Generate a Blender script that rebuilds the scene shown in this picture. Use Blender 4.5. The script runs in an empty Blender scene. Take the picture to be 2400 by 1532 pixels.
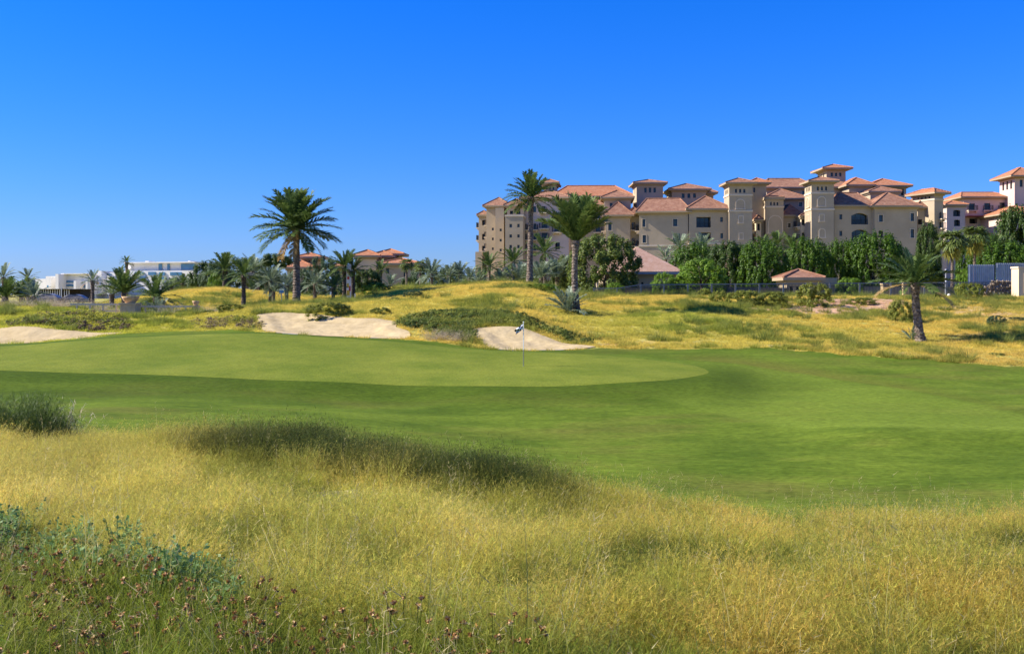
import bpy, bmesh, math, random
import numpy as np
from mathutils import Vector, Matrix

random.seed(7)
rng = np.random.default_rng(7)
SC = bpy.context.scene
COL = SC.collection

# ---------------------------------------------------------------- camera
CAM_Z, FPX, HORIZ = 4.0, 2333.0, 690.0          # eye height, focal length in px of a 2400 px wide frame, horizon row
cam_data = bpy.data.cameras.new('camera')
cam = bpy.data.objects.new('camera', cam_data)
COL.objects.link(cam)
cam.location = (0, 0, CAM_Z)
cam.rotation_euler = (math.radians(90), 0, 0)
cam_data.sensor_width = 36
cam_data.lens = FPX * 36 / 2400
cam_data.shift_y = -(766 - HORIZ) / 2400
cam_data.clip_start = 0.1
cam_data.clip_end = 9000
SC.camera = cam

# ---------------------------------------------------------------- sky, sun, exposure
SUN_EL = math.radians(37)
SUN_AZ = math.radians(-89)                      # direction towards the sun, clockwise from +Y
w = bpy.data.worlds.new('World'); SC.world = w; w.use_nodes = True
nt = w.node_tree; nt.nodes.clear()
sky = nt.nodes.new('ShaderNodeTexSky'); sky.sky_type = 'NISHITA'; sky.sun_disc = False
sky.sun_elevation = SUN_EL; sky.sun_rotation = SUN_AZ
sky.altitude = 0; sky.air_density = 1.4; sky.dust_density = 0; sky.ozone_density = 9
hs = nt.nodes.new('ShaderNodeHueSaturation'); hs.inputs['Saturation'].default_value = 1.09
hs.inputs['Hue'].default_value = 0.5
bg = nt.nodes.new('ShaderNodeBackground'); bg.inputs['Strength'].default_value = .067
wo = nt.nodes.new('ShaderNodeOutputWorld')
tn = nt.nodes.new('ShaderNodeMix'); tn.data_type = 'RGBA'; tn.blend_type = 'MULTIPLY'; tn.inputs[0].default_value = 1.0
tn.inputs[7].default_value = (0.54,0.76,1.5, 1)
nt.links.new(sky.outputs[0], tn.inputs[6]); nt.links.new(tn.outputs[2], hs.inputs['Color']); nt.links.new(hs.outputs[0], bg.inputs['Color']); nt.links.new(bg.outputs[0], wo.inputs[0])
sd = bpy.data.lights.new('sun', 'SUN'); sd.energy = 5.0; sd.angle = math.radians(0.53); sd.color = (1.0, 0.93, 0.82)
sun = bpy.data.objects.new('sun', sd); COL.objects.link(sun)
to_sun = Vector((math.sin(SUN_AZ) * math.cos(SUN_EL), math.cos(SUN_AZ) * math.cos(SUN_EL), math.sin(SUN_EL)))
sun.rotation_euler = to_sun.to_track_quat('Z', 'Y').to_euler()
sun.location = (-60, 10, 60)
vs = SC.view_settings
vs.view_transform = 'Standard'; vs.look = 'None'; vs.exposure = 1.0; vs.gamma = 1.0; vs.use_curve_mapping = False
SC.cycles.max_bounces = 5; SC.cycles.transparent_max_bounces = 8
SC.cycles.diffuse_bounces = 2; SC.cycles.glossy_bounces = 2; SC.cycles.transmission_bounces = 2
SC.cycles.use_denoising = True

# ---------------------------------------------------------------- helpers
def PX(u, Y): return (u - 1200.0) / FPX * Y                 # bearing in photo pixels and depth -> x
def PZ(v, Y): return CAM_Z - (v - HORIZ) / FPX * Y          # row in photo pixels and depth -> z

def tag(o, label=None, cat=None, group=None, kind=None):
    if label: o['label'] = label
    if cat: o['category'] = cat
    if group: o['group'] = group
    if kind: o['kind'] = kind
    return o

def link(name, me, parent=None, loc=(0, 0, 0), rot=(0, 0, 0), scale=(1, 1, 1)):
    o = bpy.data.objects.new(name, me); COL.objects.link(o)
    o.location = loc; o.rotation_euler = rot; o.scale = scale
    if parent: o.parent = parent
    return o

def empty(name, loc, label, cat, group=None, rz=0):
    o = bpy.data.objects.new(name, None); COL.objects.link(o)
    o.location = loc; o.rotation_euler = (0, 0, rz); o.empty_display_size = .3
    return tag(o, label, cat, group)

def np_mesh(name, V, F, mats, mi=None, smooth=False):
    """V (n,3) array, F (m,k) array (k=3 or 4), all the same size"""
    me = bpy.data.meshes.new(name)
    V = np.asarray(V, np.float32); F = np.asarray(F, np.int32)
    m, k = F.shape
    me.vertices.add(len(V)); me.vertices.foreach_set('co', V.ravel())
    me.loops.add(m * k); me.loops.foreach_set('vertex_index', F.ravel())
    me.polygons.add(m)
    me.polygons.foreach_set('loop_start', np.arange(0, m * k, k, dtype=np.int32))
    me.polygons.foreach_set('loop_total', np.full(m, k, np.int32))
    for mt in (mats if isinstance(mats, (list, tuple)) else [mats]): me.materials.append(mt)
    if mi is not None: me.polygons.foreach_set('material_index', np.asarray(mi, np.int32))
    me.polygons.foreach_set('use_smooth', np.full(m, smooth, bool))
    me.update(calc_edges=True); me.validate()
    return me

def add_attr(me, name, vals, typ='FLOAT', dom='POINT'):
    a = me.attributes.new(name, typ, dom)
    vals = np.asarray(vals, np.float32)
    if typ == 'FLOAT': a.data.foreach_set('value', vals.ravel())
    elif typ == 'FLOAT_COLOR': a.data.foreach_set('color', vals.ravel())
    elif typ == 'FLOAT_VECTOR': a.data.foreach_set('vector', vals.ravel())

class MB:
    """collects quads/tris, builds one mesh"""
    def __init__(s): s.V = []; s.F = []; s.M = []
    def face(s, pts, m=0):
        n = len(s.V); s.V += [tuple(p) for p in pts]; s.F.append(tuple(range(n, n + len(pts)))); s.M.append(m)
    def box(s, x0, x1, y0, y1, z0, z1, m=0, xf=None):
        p = [(x, y, z) for z in (z0, z1) for y in (y0, y1) for x in (x0, x1)]
        if xf: p = [xf(q) for q in p]
        n = len(s.V); s.V += p
        for f in ((0, 2, 3, 1), (4, 5, 7, 6), (0, 1, 5, 4), (2, 6, 7, 3), (0, 4, 6, 2), (1, 3, 7, 5)):
            s.F.append(tuple(n + i for i in f)); s.M.append(m)
    def tube(s, pts, rads, n=6, m=0, cap=True):
        pts = [Vector(p) for p in pts]; b = len(s.V); k = len(pts)
        for i, p in enumerate(pts):
            d = (pts[min(i + 1, k - 1)] - pts[max(i - 1, 0)]).normalized()
            a = d.orthogonal().normalized() if abs(d.z) < .9 else (Vector((1, 0, 0)) - d * d.x).normalized()
            c = d.cross(a)
            for j in range(n):
                t = 2 * math.pi * j / n
                s.V.append(tuple(p + (a * math.cos(t) + c * math.sin(t)) * rads[i]))
        for i in range(k - 1):
            for j in range(n):
                s.F.append((b + i * n + j, b + i * n + (j + 1) % n, b + (i + 1) * n + (j + 1) % n, b + (i + 1) * n + j)); s.M.append(m)
        if cap:
            s.F.append(tuple(b + (k - 1) * n + j for j in range(n))); s.M.append(m)
            s.F.append(tuple(b + n - 1 - j for j in range(n))); s.M.append(m)
    def lathe(s, prof, n=16, m=0, c=(0, 0, 0)):
        b = len(s.V); k = len(prof)
        for r, z in prof:
            for j in range(n):
                t = 2 * math.pi * j / n
                s.V.append((c[0] + r * math.cos(t), c[1] + r * math.sin(t), c[2] + z))
        for i in range(k - 1):
            for j in range(n):
                s.F.append((b + i * n + j, b + i * n + (j + 1) % n, b + (i + 1) * n + (j + 1) % n, b + (i + 1) * n + j)); s.M.append(m)
    def mesh(s, name, mats, origin=(0, 0, 0), smooth=False):
        me = bpy.data.meshes.new(name)
        o = origin
        me.from_pydata([(v[0] - o[0], v[1] - o[1], v[2] - o[2]) for v in s.V], [], s.F)
        for mt in (mats if isinstance(mats, (list, tuple)) else [mats]): me.materials.append(mt)
        me.polygons.foreach_set('material_index', s.M)
        me.polygons.foreach_set('use_smooth', [smooth] * len(s.F))
        me.update(); return me
    def build(s, name, mats, parent=None, smooth=False):
        org = tuple(parent.matrix_world.translation) if parent and parent.parent else (tuple(parent.location) if parent else (0, 0, 0))
        if parent and parent.parent:               # sub-part: parent part sits at the thing's origin
            org = tuple(parent.parent.location)
        return link(name, s.mesh(name, mats, org, smooth), parent)

# value noise
_L = np.random.default_rng(3).random((256, 256))
def vnoise(x, y):
    x = np.asarray(x, float); y = np.asarray(y, float)
    xi = np.floor(x).astype(int); yi = np.floor(y).astype(int)
    fx = x - xi; fy = y - yi
    fx = fx * fx * (3 - 2 * fx); fy = fy * fy * (3 - 2 * fy)
    g = lambda a, b: _L[a % 256, b % 256]
    return (g(xi, yi) * (1 - fx) + g(xi + 1, yi) * fx) * (1 - fy) + (g(xi, yi + 1) * (1 - fx) + g(xi + 1, yi + 1) * fx) * fy
def fbm(x, y, s, oct=3, seed=0):
    x = np.asarray(x, float) / s + seed * 17.3; y = np.asarray(y, float) / s + seed * 9.1
    t = 0; a = .5; tot = 0
    for i in range(oct):
        t = t + a * vnoise(x, y); tot += a; a *= .5; x = x * 2.03 + 5.1; y = y * 2.03 + 1.7
    return t / tot
def sstep(a, b, x):
    t = np.clip((np.asarray(x, float) - a) / (b - a), 0, 1); return t * t * (3 - 2 * t)

# ---------------------------------------------------------------- materials
def new_mat(name):
    m = bpy.data.materials.new(name); m.use_nodes = True
    t = m.node_tree; t.nodes.clear()
    out = t.nodes.new('ShaderNodeOutputMaterial')
    return m, t, out
def N(t, typ, **kw):
    n = t.nodes.new(typ)
    for k, v in kw.items():
        if k in n.inputs: n.inputs[k].default_value = v
        else: setattr(n, k, v)
    return n
def noise_mix(t, cols, scale, detail=4, rough=.6, coord='Object', lo=.35, hi=.65, stretch=None):
    """colour ramp over a noise"""
    tc = N(t, 'ShaderNodeTexCoord'); src = tc.outputs[coord]
    if stretch:
        mp = N(t, 'ShaderNodeMapping'); mp.inputs['Scale'].default_value = stretch
        t.links.new(src, mp.inputs['Vector']); src = mp.outputs[0]
    nz = N(t, 'ShaderNodeTexNoise', Scale=scale, Detail=detail, Roughness=rough)
    t.links.new(src, nz.inputs['Vector'])
    r = N(t, 'ShaderNodeValToRGB'); e = r.color_ramp.elements
    k = len(cols)
    for i, c in enumerate(cols):
        p = lo + (hi - lo) * i / max(1, k - 1)
        if i < 2: e[i].position = p; e[i].color = (*c, 1)
        else:
            q = e.new(p); q.color = (*c, 1)
    t.links.new(nz.outputs['Fac'], r.inputs['Fac'])
    return r.outputs['Color'], nz, src
def simple_mat(name, cols, scale=3, rough=.8, metallic=0, bump=0, bscale=30, stretch=None, spec=.3, lo=.35, hi=.65, detail=4):
    m, t, out = new_mat(name)
    b = N(t, 'ShaderNodeBsdfPrincipled', Roughness=rough, Metallic=metallic)
    b.inputs['Specular IOR Level'].default_value = spec
    c, nz, src = noise_mix(t, cols if len(cols) > 1 else [cols[0], cols[0]], scale, lo=lo, hi=hi, stretch=stretch, detail=detail)
    t.links.new(c, b.inputs['Base Color'])
    if bump:
        n2 = N(t, 'ShaderNodeTexNoise', Scale=bscale, Detail=4); t.links.new(src, n2.inputs['Vector'])
        bp = N(t, 'ShaderNodeBump', Strength=bump, Distance=.05); t.links.new(n2.outputs['Fac'], bp.inputs['Height'])
        t.links.new(bp.outputs[0], b.inputs['Normal'])
    t.links.new(b.outputs[0], out.inputs[0]); return m
def leaf_mat(name, cols, trans=.35, attr=None, rough=.55, tip=None, spec=.25):
    """foliage: diffuse + translucent; colour varies per leaf (random per island) or from an instance tint, blended to TIP along attribute 't'"""
    m, t, out = new_mat(name)
    if attr:
        a = N(t, 'ShaderNodeAttribute', attribute_type='INSTANCER', attribute_name=attr); c = a.outputs['Color']
        g = N(t, 'ShaderNodeNewGeometry'); hv = N(t, 'ShaderNodeHueSaturation')
        mr = N(t, 'ShaderNodeMapRange'); mr.inputs['To Min'].default_value = .72; mr.inputs['To Max'].default_value = 1.25
        t.links.new(g.outputs['Random Per Island'], mr.inputs['Value']); t.links.new(mr.outputs[0], hv.inputs['Value'])
        t.links.new(c, hv.inputs['Color']); c = hv.outputs['Color']
        if tip:
            a2 = N(t, 'ShaderNodeAttribute', attribute_type='INSTANCER', attribute_name='base')
            a3 = N(t, 'ShaderNodeAttribute', attribute_type='GEOMETRY', attribute_name='t')
            mx = N(t, 'ShaderNodeMix', data_type='RGBA')
            t.links.new(a3.outputs['Fac'], mx.inputs[0]); t.links.new(a2.outputs['Color'], mx.inputs[6]); t.links.new(c, mx.inputs[7])
            c = mx.outputs[2]
    else:
        g = N(t, 'ShaderNodeNewGeometry')
        r = N(t, 'ShaderNodeValToRGB'); e = r.color_ramp.elements
        for i, cc in enumerate(cols):
            p = i / max(1, len(cols) - 1)
            if i < 2: e[i].position = p; e[i].color = (*cc, 1)
            else: q = e.new(p); q.color = (*cc, 1)
        t.links.new(g.outputs['Random Per Island'], r.inputs['Fac']); c = r.outputs['Color']
    d = N(t, 'ShaderNodeBsdfPrincipled', Roughness=rough); d.inputs['Specular IOR Level'].default_value = spec
    tr = N(t, 'ShaderNodeBsdfTranslucent')
    mx2 = N(t, 'ShaderNodeMixShader'); mx2.inputs[0].default_value = trans
    t.links.new(c, d.inputs['Base Color']); t.links.new(c, tr.inputs['Color'])
    t.links.new(d.outputs[0], mx2.inputs[1]); t.links.new(tr.outputs[0], mx2.inputs[2]); t.links.new(mx2.outputs[0], out.inputs[0])
    return m

# ---------------------------------------------------------------- terrain heights
def C(u, *k): return u, k
def vz(Y, v): return (Y, PZ(v, Y))
cols_def = {
    -300: [(0, 2.25), (4.5, 2.12), (9, 1.98), (13, 1.8), (17, 1.52), (20, .9), (24, .35), (30, .12), (39, .12), (43.5, .64), (50, .98), (54, 1.2), (56.5, 1.15), (58, 1.05), (63, 1.75), (64.5, 2.0), (70, 2.7), (75, 3.1), (80, 3.1), (90, 2.6), (110, 2.5), (420, 2.5)],
    0: [(0, 2.25), (4.5, 2.12), (9, 1.98), (13, 1.8), (17, 1.52), (20, .9), (24, .35), (30, .12), (39, .12), (43.5, .64), (50, .98), (54, 1.2), (56.5, 1.15), (58, 1.05), (63, 1.75), (64.5, 2.0), (70, 2.7), (75, 3.1), (80, 3.1), (90, 2.6), (110, 2.5), (420, 2.5)],
    160: [(0, 2.25), (4.5, 2.1), (9, 1.95), (13, 1.75), (16.5, 1.5), (20, .85), (24, .32), (30, .12), (39, .11), (43.5, .62), (50, 1.05), (55, 1.4), (57.5, 1.35), (59, 1.3), (63, 1.85), (64.5, 2.1), (70, 2.75), (75, 3.0), (80, 2.9), (90, 2.5), (110, 2.5), (420, 2.5)],
    300: [(0, 2.25), (4.5, 2.08), (9, 1.92), (12.5, 1.7), (16, 1.48), (19.5, .8), (24, .3), (30, .12), (38.5, .1), (43, .55), (50, 1.1), (55, 1.55), (57, 1.6), (59, 1.52), (61.5, 1.62), (66, 2.1), (70, 2.5), (73, 2.45), (80, 2.4), (90, 2.5), (105, 3.4), (112, 3.4), (130, 2.5), (420, 2.5)],
    480: [(0, 2.25), (4.5, 2.06), (9, 1.88), (12, 1.62), (15.7, 1.46), (19, .75), (23, .28), (30, .08), (38, .05), (42.5, .45), (50, 1.15), (56.5, 1.68), (59, 1.62), (61.5, 1.75), (66, 2.2), (70, 2.6), (73, 2.55), (80, 2.5), (90, 2.9), (100, 4.1), (108, 4.65), (116, 4.2), (135, 2.6), (420, 2.5)],
    620: [(0, 2.25), (4.5, 2.06), (9, 1.86), (11.5, 1.6), (15.5, 1.45), (18.5, .7), (22.5, .25), (30, .05), (38, 0), (42, .38), (50, 1.15), (57, 1.75), (58.5, 1.72), (60, 1.78), (66, 2.75), (70, 2.95), (76, 3.05), (85, 3.0), (95, 3.3), (105, 4.2), (112, 4.2), (128, 2.8), (420, 2.5)],
    780: [(0, 2.25), (4.5, 2.05), (9, 1.84), (11.5, 1.55), (14.8, 1.43), (18, .6), (22, .15), (30, -.02), (38, -.05), (41.5, .33), (50, 1.05), (56, 1.55), (58, 1.55), (66, 2.7), (70, 3.0), (78, 3.28), (85, 3.25), (92, 3.3), (104, 3.7), (115, 3.3), (130, 2.6), (420, 2.5)],
    950: [(0, 2.25), (4.5, 2.05), (9, 1.8), (11.5, 1.5), (14.3, 1.4), (17.5, .5), (22, -.05), (25, -.15), (30, -.15), (38, -.1), (41, .22), (50, .95), (55, 1.35), (57, 1.4), (62, 2.2), (68, 2.9), (76, 3.6), (85, 4.1), (95, 4.62), (100, 4.6), (112, 3.4), (140, 2.6), (420, 2.5)],
    1200: [(0, 2.25), (4.5, 2.05), (9, 1.72), (11.5, 1.5), (13.5, 1.26), (16, .6), (20, -.15), (25, -.4), (30, -.32), (36, -.12), (40, .28), (46, .57), (52, .95), (53.5, .9), (55, 1.0), (60, 2.1), (64, 2.7), (70, 3.4), (78, 4.2), (86, 4.9), (91, 5.0), (97, 4.6), (110, 3.2), (140, 2.6), (420, 2.6)],
    1350: [(0, 2.25), (4.5, 2.05), (9, 1.7), (12.5, 1.3), (15.5, .6), (20, -.2), (25, -.45), (30, -.35), (36, -.12), (40, .28), (46, .6), (51, .85), (53, .88), (55, 1.0), (60, 1.6), (66, 2.3), (72, 2.65), (80, 3.5), (88, 4.0), (92, 4.0), (100, 3.5), (120, 2.8), (420, 2.8)],
    1500: [(0, 2.25), (4.5, 2.04), (9, 1.66), (12.2, 1.28), (15.5, .5), (20, -.35), (25, -.45), (30, -.35), (37, -.05), (40.5, .36), (46, .58), (51, .82), (53.5, .9), (56, 1.15), (62, 1.75), (70, 2.4), (78, 3.15), (86, 3.8), (91, 3.85), (105, 3.3), (130, 2.9), (420, 2.9)],
    1650: [(0, 2.25), (4.5, 2.03), (8.5, 1.66), (12, 1.25), (15, .45), (19, -.4), (23, -.5), (30, -.35), (38, .05), (41, .38), (44, .5), (50, .7), (53, .95), (56, 1.15), (66, 2.2), (76, 3.1), (84, 3.75), (90, 3.85), (110, 3.3), (140, 3.0), (420, 3.0)],
    1800: [(0, 2.25), (4.5, 2.02), (8.5, 1.63), (11.7, 1.25), (15, .4), (19, -.45), (23, -.5), (30, -.35), (40, 0), (46, .35), (52, .85), (54, 1.1), (60, 1.6), (70, 2.4), (80, 3.3), (86, 3.75), (90, 3.8), (110, 3.3), (140, 3.0), (420, 3.0)],
    2100: [(0, 2.25), (4.5, 2.0), (8, 1.65), (11.5, 1.25), (15, .4), (19, -.45), (23, -.52), (27.5, -.36), (30, -.06), (33, -.10), (37, -.06), (42, .15), (48, .5), (51, .75), (60, 1.2), (70, 2.1), (80, 3.3), (86, 3.72), (90, 3.75), (110, 3.3), (420, 3.0)],
    2400: [(0, 2.25), (4.5, 2.0), (8, 1.65), (11.5, 1.25), (15, .4), (19, -.45), (23, -.48), (27, -.38), (30, -.03), (33, -.14), (40, -.05), (46, .3), (49, .5), (60, 1.5), (70, 2.45), (80, 3.4), (86, 3.72), (90, 3.75), (110, 3.3), (420, 3.0)],
    2700: [(0, 2.25), (4.5, 2.0), (8, 1.65), (11.5, 1.25), (15, .4), (19, -.45), (23, -.48), (27, -.25), (30, -.06), (33, -.12), (40, 0), (46, .4), (49, .6), (60, 1.6), (70, 2.5), (80, 3.4), (86, 3.72), (90, 3.75), (110, 3.3), (420, 3.0)],
}
def pchip(xk, yk, x):
    """monotone cubic; yk (n,...) along axis 0"""
    xk = np.asarray(xk, float); yk = np.asarray(yk, float)
    sh = (-1,) + (1,) * (yk.ndim - 1)
    h = np.diff(xk).reshape(sh); d = np.diff(yk, axis=0) / h
    m = np.zeros_like(yk)
    s = d[:-1] * d[1:]; w1 = 2 * h[1:] + h[:-1]; w2 = h[1:] + 2 * h[:-1]
    with np.errstate(divide='ignore', invalid='ignore'):
        hm = (w1 + w2) / (w1 / d[:-1] + w2 / d[1:])
    m[1:-1] = np.where(s > 0, hm, 0); m[0] = d[0]; m[-1] = d[-1]
    i = np.clip(np.searchsorted(xk, x, side='right') - 1, 0, len(xk) - 2)
    hh = h.ravel()[i].reshape(sh); t = ((np.asarray(x, float) - xk[i]) / h.ravel()[i]).reshape(sh)
    return ((1 + 2 * t) * (1 - t) ** 2) * yk[i] + t * (1 - t) ** 2 * hh * m[i] + t * t * (3 - 2 * t) * yk[i + 1] + t * t * (t - 1) * hh * m[i + 1]
TY = np.arange(0, 420.01, .25)
_us = sorted(cols_def)
_Z = np.array([pchip([k[0] for k in cols_def[u]], [k[1] for k in cols_def[u]], TY) for u in _us])
_k = np.exp(-np.linspace(-2, 2, 9) ** 2); _k /= _k.sum()
_Z = np.array([np.convolve(np.pad(r, 4, mode='edge'), _k, 'valid') for r in _Z])
TU = np.arange(-300, 2700.1, 10.)
TZ = pchip(_us, _Z, TU)
def uof(x, y): return 1200 + FPX * np.asarray(x, float) / np.maximum(np.asarray(y, float), 3.0)
def base_z(x, y):
    u = np.clip(uof(x, y), -300, 2699.9); y = np.clip(np.asarray(y, float), 0, 419.9)
    a = (u + 300) / 10.; i = a.astype(int); f = a - i
    b = y / .25; j = b.astype(int); g = b - j
    return (TZ[i, j] * (1 - f) + TZ[i + 1, j] * f) * (1 - g) + (TZ[i, j + 1] * (1 - f) + TZ[i + 1, j + 1] * f) * g

def worley(x, y, cell, seed=0):
    """distance to the nearest jittered cell point, in cells, and that cell's random value"""
    x = np.asarray(x, float) / cell; y = np.asarray(y, float) / cell; xi = np.floor(x).astype(int); yi = np.floor(y).astype(int)
    best = np.full(x.shape, 9.); val = np.zeros(x.shape)
    for dx in (-1, 0, 1):
        for dy in (-1, 0, 1):
            a, b = xi + dx, yi + dy
            px = a + _L[(a + seed) % 256, b % 256]; py = b + _L[b % 256, (a + 77 + seed) % 256]
            d = np.hypot(x - px, y - py); m = d < best
            best = np.where(m, d, best); val = np.where(m, _L[(a * 3 + 11) % 256, (b * 5 + 7 + seed) % 256], val)
    return best, val
# mown area: front and back edge by bearing
F_FRONT = ([-300, 0, 300, 600, 900, 1200, 1500, 1800, 2400, 2700], [19.5, 19.5, 18.5, 17.6, 16.8, 15.6, 14.6, 14.2, 14.0, 14.0])
F_BACK = ([-300, 0, 150, 270, 350, 450, 560, 620, 700, 800, 950, 1010, 1050, 1120, 1200, 1300, 1390, 1500, 1650, 1800, 1950, 2100, 2250, 2400, 2700],
          [57.0, 57.3, 58, 60.3, 61.3, 61.3, 60.6, 59.2, 57.6, 57.2, 57.0, 56.2, 55.4, 54.4, 53.6, 53.5, 54.8, 54.6, 54.2, 53.8, 52.3, 50.8, 49.6, 48.8, 48.3])
def front_y(u): return np.interp(u, *F_FRONT)
_bu = np.arange(-300, 2701, 10.); _bb = np.interp(_bu, *F_BACK); _bb = np.convolve(np.pad(_bb, 4, mode='edge'), _k, 'valid')
def back_y(u): return np.interp(u, _bu, _bb + .18 * np.sin(_bu * .05) + .12 * np.sin(_bu * .13))
def rough_mask(x, y):
    """0 on mown turf, 1 in the rough (smooth)"""
    u = uof(x, y)
    return np.maximum(sstep(-.2, 2.0, front_y(u) - y), sstep(-.2, 2.5, y - back_y(u)))
def ground_z(x, y):
    m = rough_mask(x, y)
    y = np.asarray(y, float)
    near = .34 * (fbm(x, y * .8, 2.0, 3, 2) - .5) + .13 * (sstep(.75, .1, worley(x, y, .62)[0]) - .45)
    far = .55 * (fbm(x, y, 5.0, 3, 4) - .5) * (1 - .75 * sstep(80, 87, y) * sstep(1350, 1420, uof(x, y)))
    k = sstep(20, 45, y)
    rise = (.06 * sstep(9, 6, y) - .10 * sstep(8, 11, y)) * sstep(19, 15, y) * sstep(1.5, 4, y)
    return base_z(x, y) + rise + m * (near * (1 - k) + far * k) * (1 - .6 * sstep(130, 200, y)) + (1 - m) * .24 * (fbm(x, y, 7, 2, 6) - .5) * sstep(21, 26, y)
def gz(x, y): return float(ground_z(np.array([x]), np.array([y]))[0])
def GP(u, Y):
    x = PX(u, Y); return Vector((x, Y, gz(x, Y)))

def closed_curve(pts, n=160):
    """(bearing, depth) points -> smooth closed outline in x, y"""
    P = np.array([(PX(u, Y), Y) for u, Y in pts]); k = len(P); out = []
    per = max(2, n // k)
    for i in range(k):
        a, b, c, d = P[i - 1], P[i], P[(i + 1) % k], P[(i + 2) % k]
        for q in range(per):
            t = q / per
            out.append(.5 * ((2 * b) + (c - a) * t + (2 * a - 5 * b + 4 * c - d) * t * t + (3 * b - a - 3 * c + d) * t ** 3))
    return np.array(out)
def inside(P, x, y):
    x = np.asarray(x); y = np.asarray(y); r = np.zeros(x.shape, bool); n = len(P)
    for i in range(n):
        x0, y0 = P[i]; x1, y1 = P[(i + 1) % n]
        c = ((y0 > y) != (y1 > y)) & (x < (x1 - x0) * (y - y0) / (y1 - y0 + 1e-12) + x0)
        r ^= c
    return r
def edge_dist(P, x, y):
    """distance to the closed outline"""
    A = P; B = np.roll(P, -1, 0); x = np.asarray(x).ravel(); y = np.asarray(y).ravel(); best = np.full(x.shape, 1e9)
    for a, b in zip(A, B):
        dx, dy = b - a; L = dx * dx + dy * dy + 1e-12
        t = np.clip(((x - a[0]) * dx + (y - a[1]) * dy) / L, 0, 1)
        best = np.minimum(best, (x - a[0] - t * dx) ** 2 + (y - a[1] - t * dy) ** 2)
    return np.sqrt(best)
GREEN = closed_curve([(-70, 47.5), (-50, 44.6), (100, 43.8), (300, 43.1), (600, 42.1), (780, 41.6), (950, 41.1), (1200, 40.1), (1400, 40.3), (1550, 41.2), (1635, 42.8), (1660, 44.8), (1610, 47.8), (1450, 50.3), (1300, 51.8), (1150, 52.7), (950, 54.4), (780, 55.6), (600, 56.4), (450, 56.3), (300, 55.2), (150, 54.3), (0, 53), (-60, 51)], 240)
BUNK = {
    'mid': closed_curve([(625, 59.6), (700, 57.9), (790, 57.4), (900, 57.2), (955, 57.4), (958, 59), (928, 60.6), (935, 62.3), (885, 63.6), (840, 63.9), (760, 65.3), (700, 66.2), (640, 66.2), (603, 65.4), (612, 62.5)], 150),
    'right': closed_curve([(1170, 54.2), (1230, 53.8), (1320, 53.8), (1385, 55.1), (1392, 55.6), (1360, 56.4), (1300, 58), (1230, 59.6), (1165, 59.8), (1108, 59.3), (1125, 57), (1145, 55.5)], 150),
    'left': closed_curve([(-320, 57.4), (0, 57.6), (120, 58.5), (200, 59.6), (285, 61.2), (260, 61.9), (190, 62.3), (100, 62.6), (0, 63), (-320, 63)], 150),
}
# ---------------------------------------------------------------- ground sheets
def grid_mesh(name, X, Y, Z, mat, keep=None):
    r, c = X.shape
    V = np.stack([X, Y, Z], -1).reshape(-1, 3)
    i = np.arange(r * c).reshape(r, c)
    F = np.stack([i[:-1, :-1], i[:-1, 1:], i[1:, 1:], i[1:, :-1]], -1).reshape(-1, 4)
    if keep is not None: F = F[keep(F, V)]
    return np_mesh(name, V, F, mat, smooth=True)

# bare reddish soil showing on the right bank: (bearing, depth, half width m, half depth m, strength)
SOIL = [(1990, 79, 3.2, 3.0, 1.0), (1900, 76, 3.0, 2.4, 1.0), (1830, 74, 2.2, 1.4, .8), (2060, 81.5, 2.4, 2.6, .9), (1700, 79, 1.2, .8, .6), (2215, 76, 2.6, .9, .7),
        (2260, 74, 2.4, .8, .6), (2330, 71, 2.2, 1.0, .7), (2380, 68, 1.6, 1.0, .6), (2095, 69, .8, .8, .7), (700, 71, 2.6, .5, .4), (1010, 86.5, 2.5, .5, .5),
        (1560, 57.2, 1.6, .5, .4), (2060, 53.6, 1.4, .4, .7), (1995, 54.6, .9, .35, .6), (1420, 56.8, .8, .35, .8), (2330, 62, 1.8, .8, .5)]
WHITE = [(795, 11.9, .55, 1.1, 1.0), (905, 11.0, .4, .8, .9), (1100, 10.3, .5, 1.0, 1.0), (700, 8.9, .28, .7, .9), (1390, 9.6, .25, .6, .8), (1380, 10.2, .25, .2, .6), (1815, 55.2, .75, .35, 1.0), (1780, 55.6, .3, .2, .9), (1300, 9.2, .2, .14, .5), (820, 11.3, .3, .3, .8)]
def blobs(L, x, y, jit=.35):
    s = np.zeros(np.shape(x)); n = fbm(x, y, .9, 3, 11)
    for u, Y, a, b, k in L:
        d = ((x - PX(u, Y)) / a) ** 2 + ((y - Y) / b) ** 2
        s = np.maximum(s, k * sstep(1.25, .5, d + (n - .5) * 2 * jit))
    return s
def soil(x, y): return blobs([(u, Y, a * 1.35, b * 1.3, k) for u, Y, a, b, k in SOIL], x, y, .9)
def white_sand(x, y): return blobs(WHITE, x, y, .5)

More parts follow.
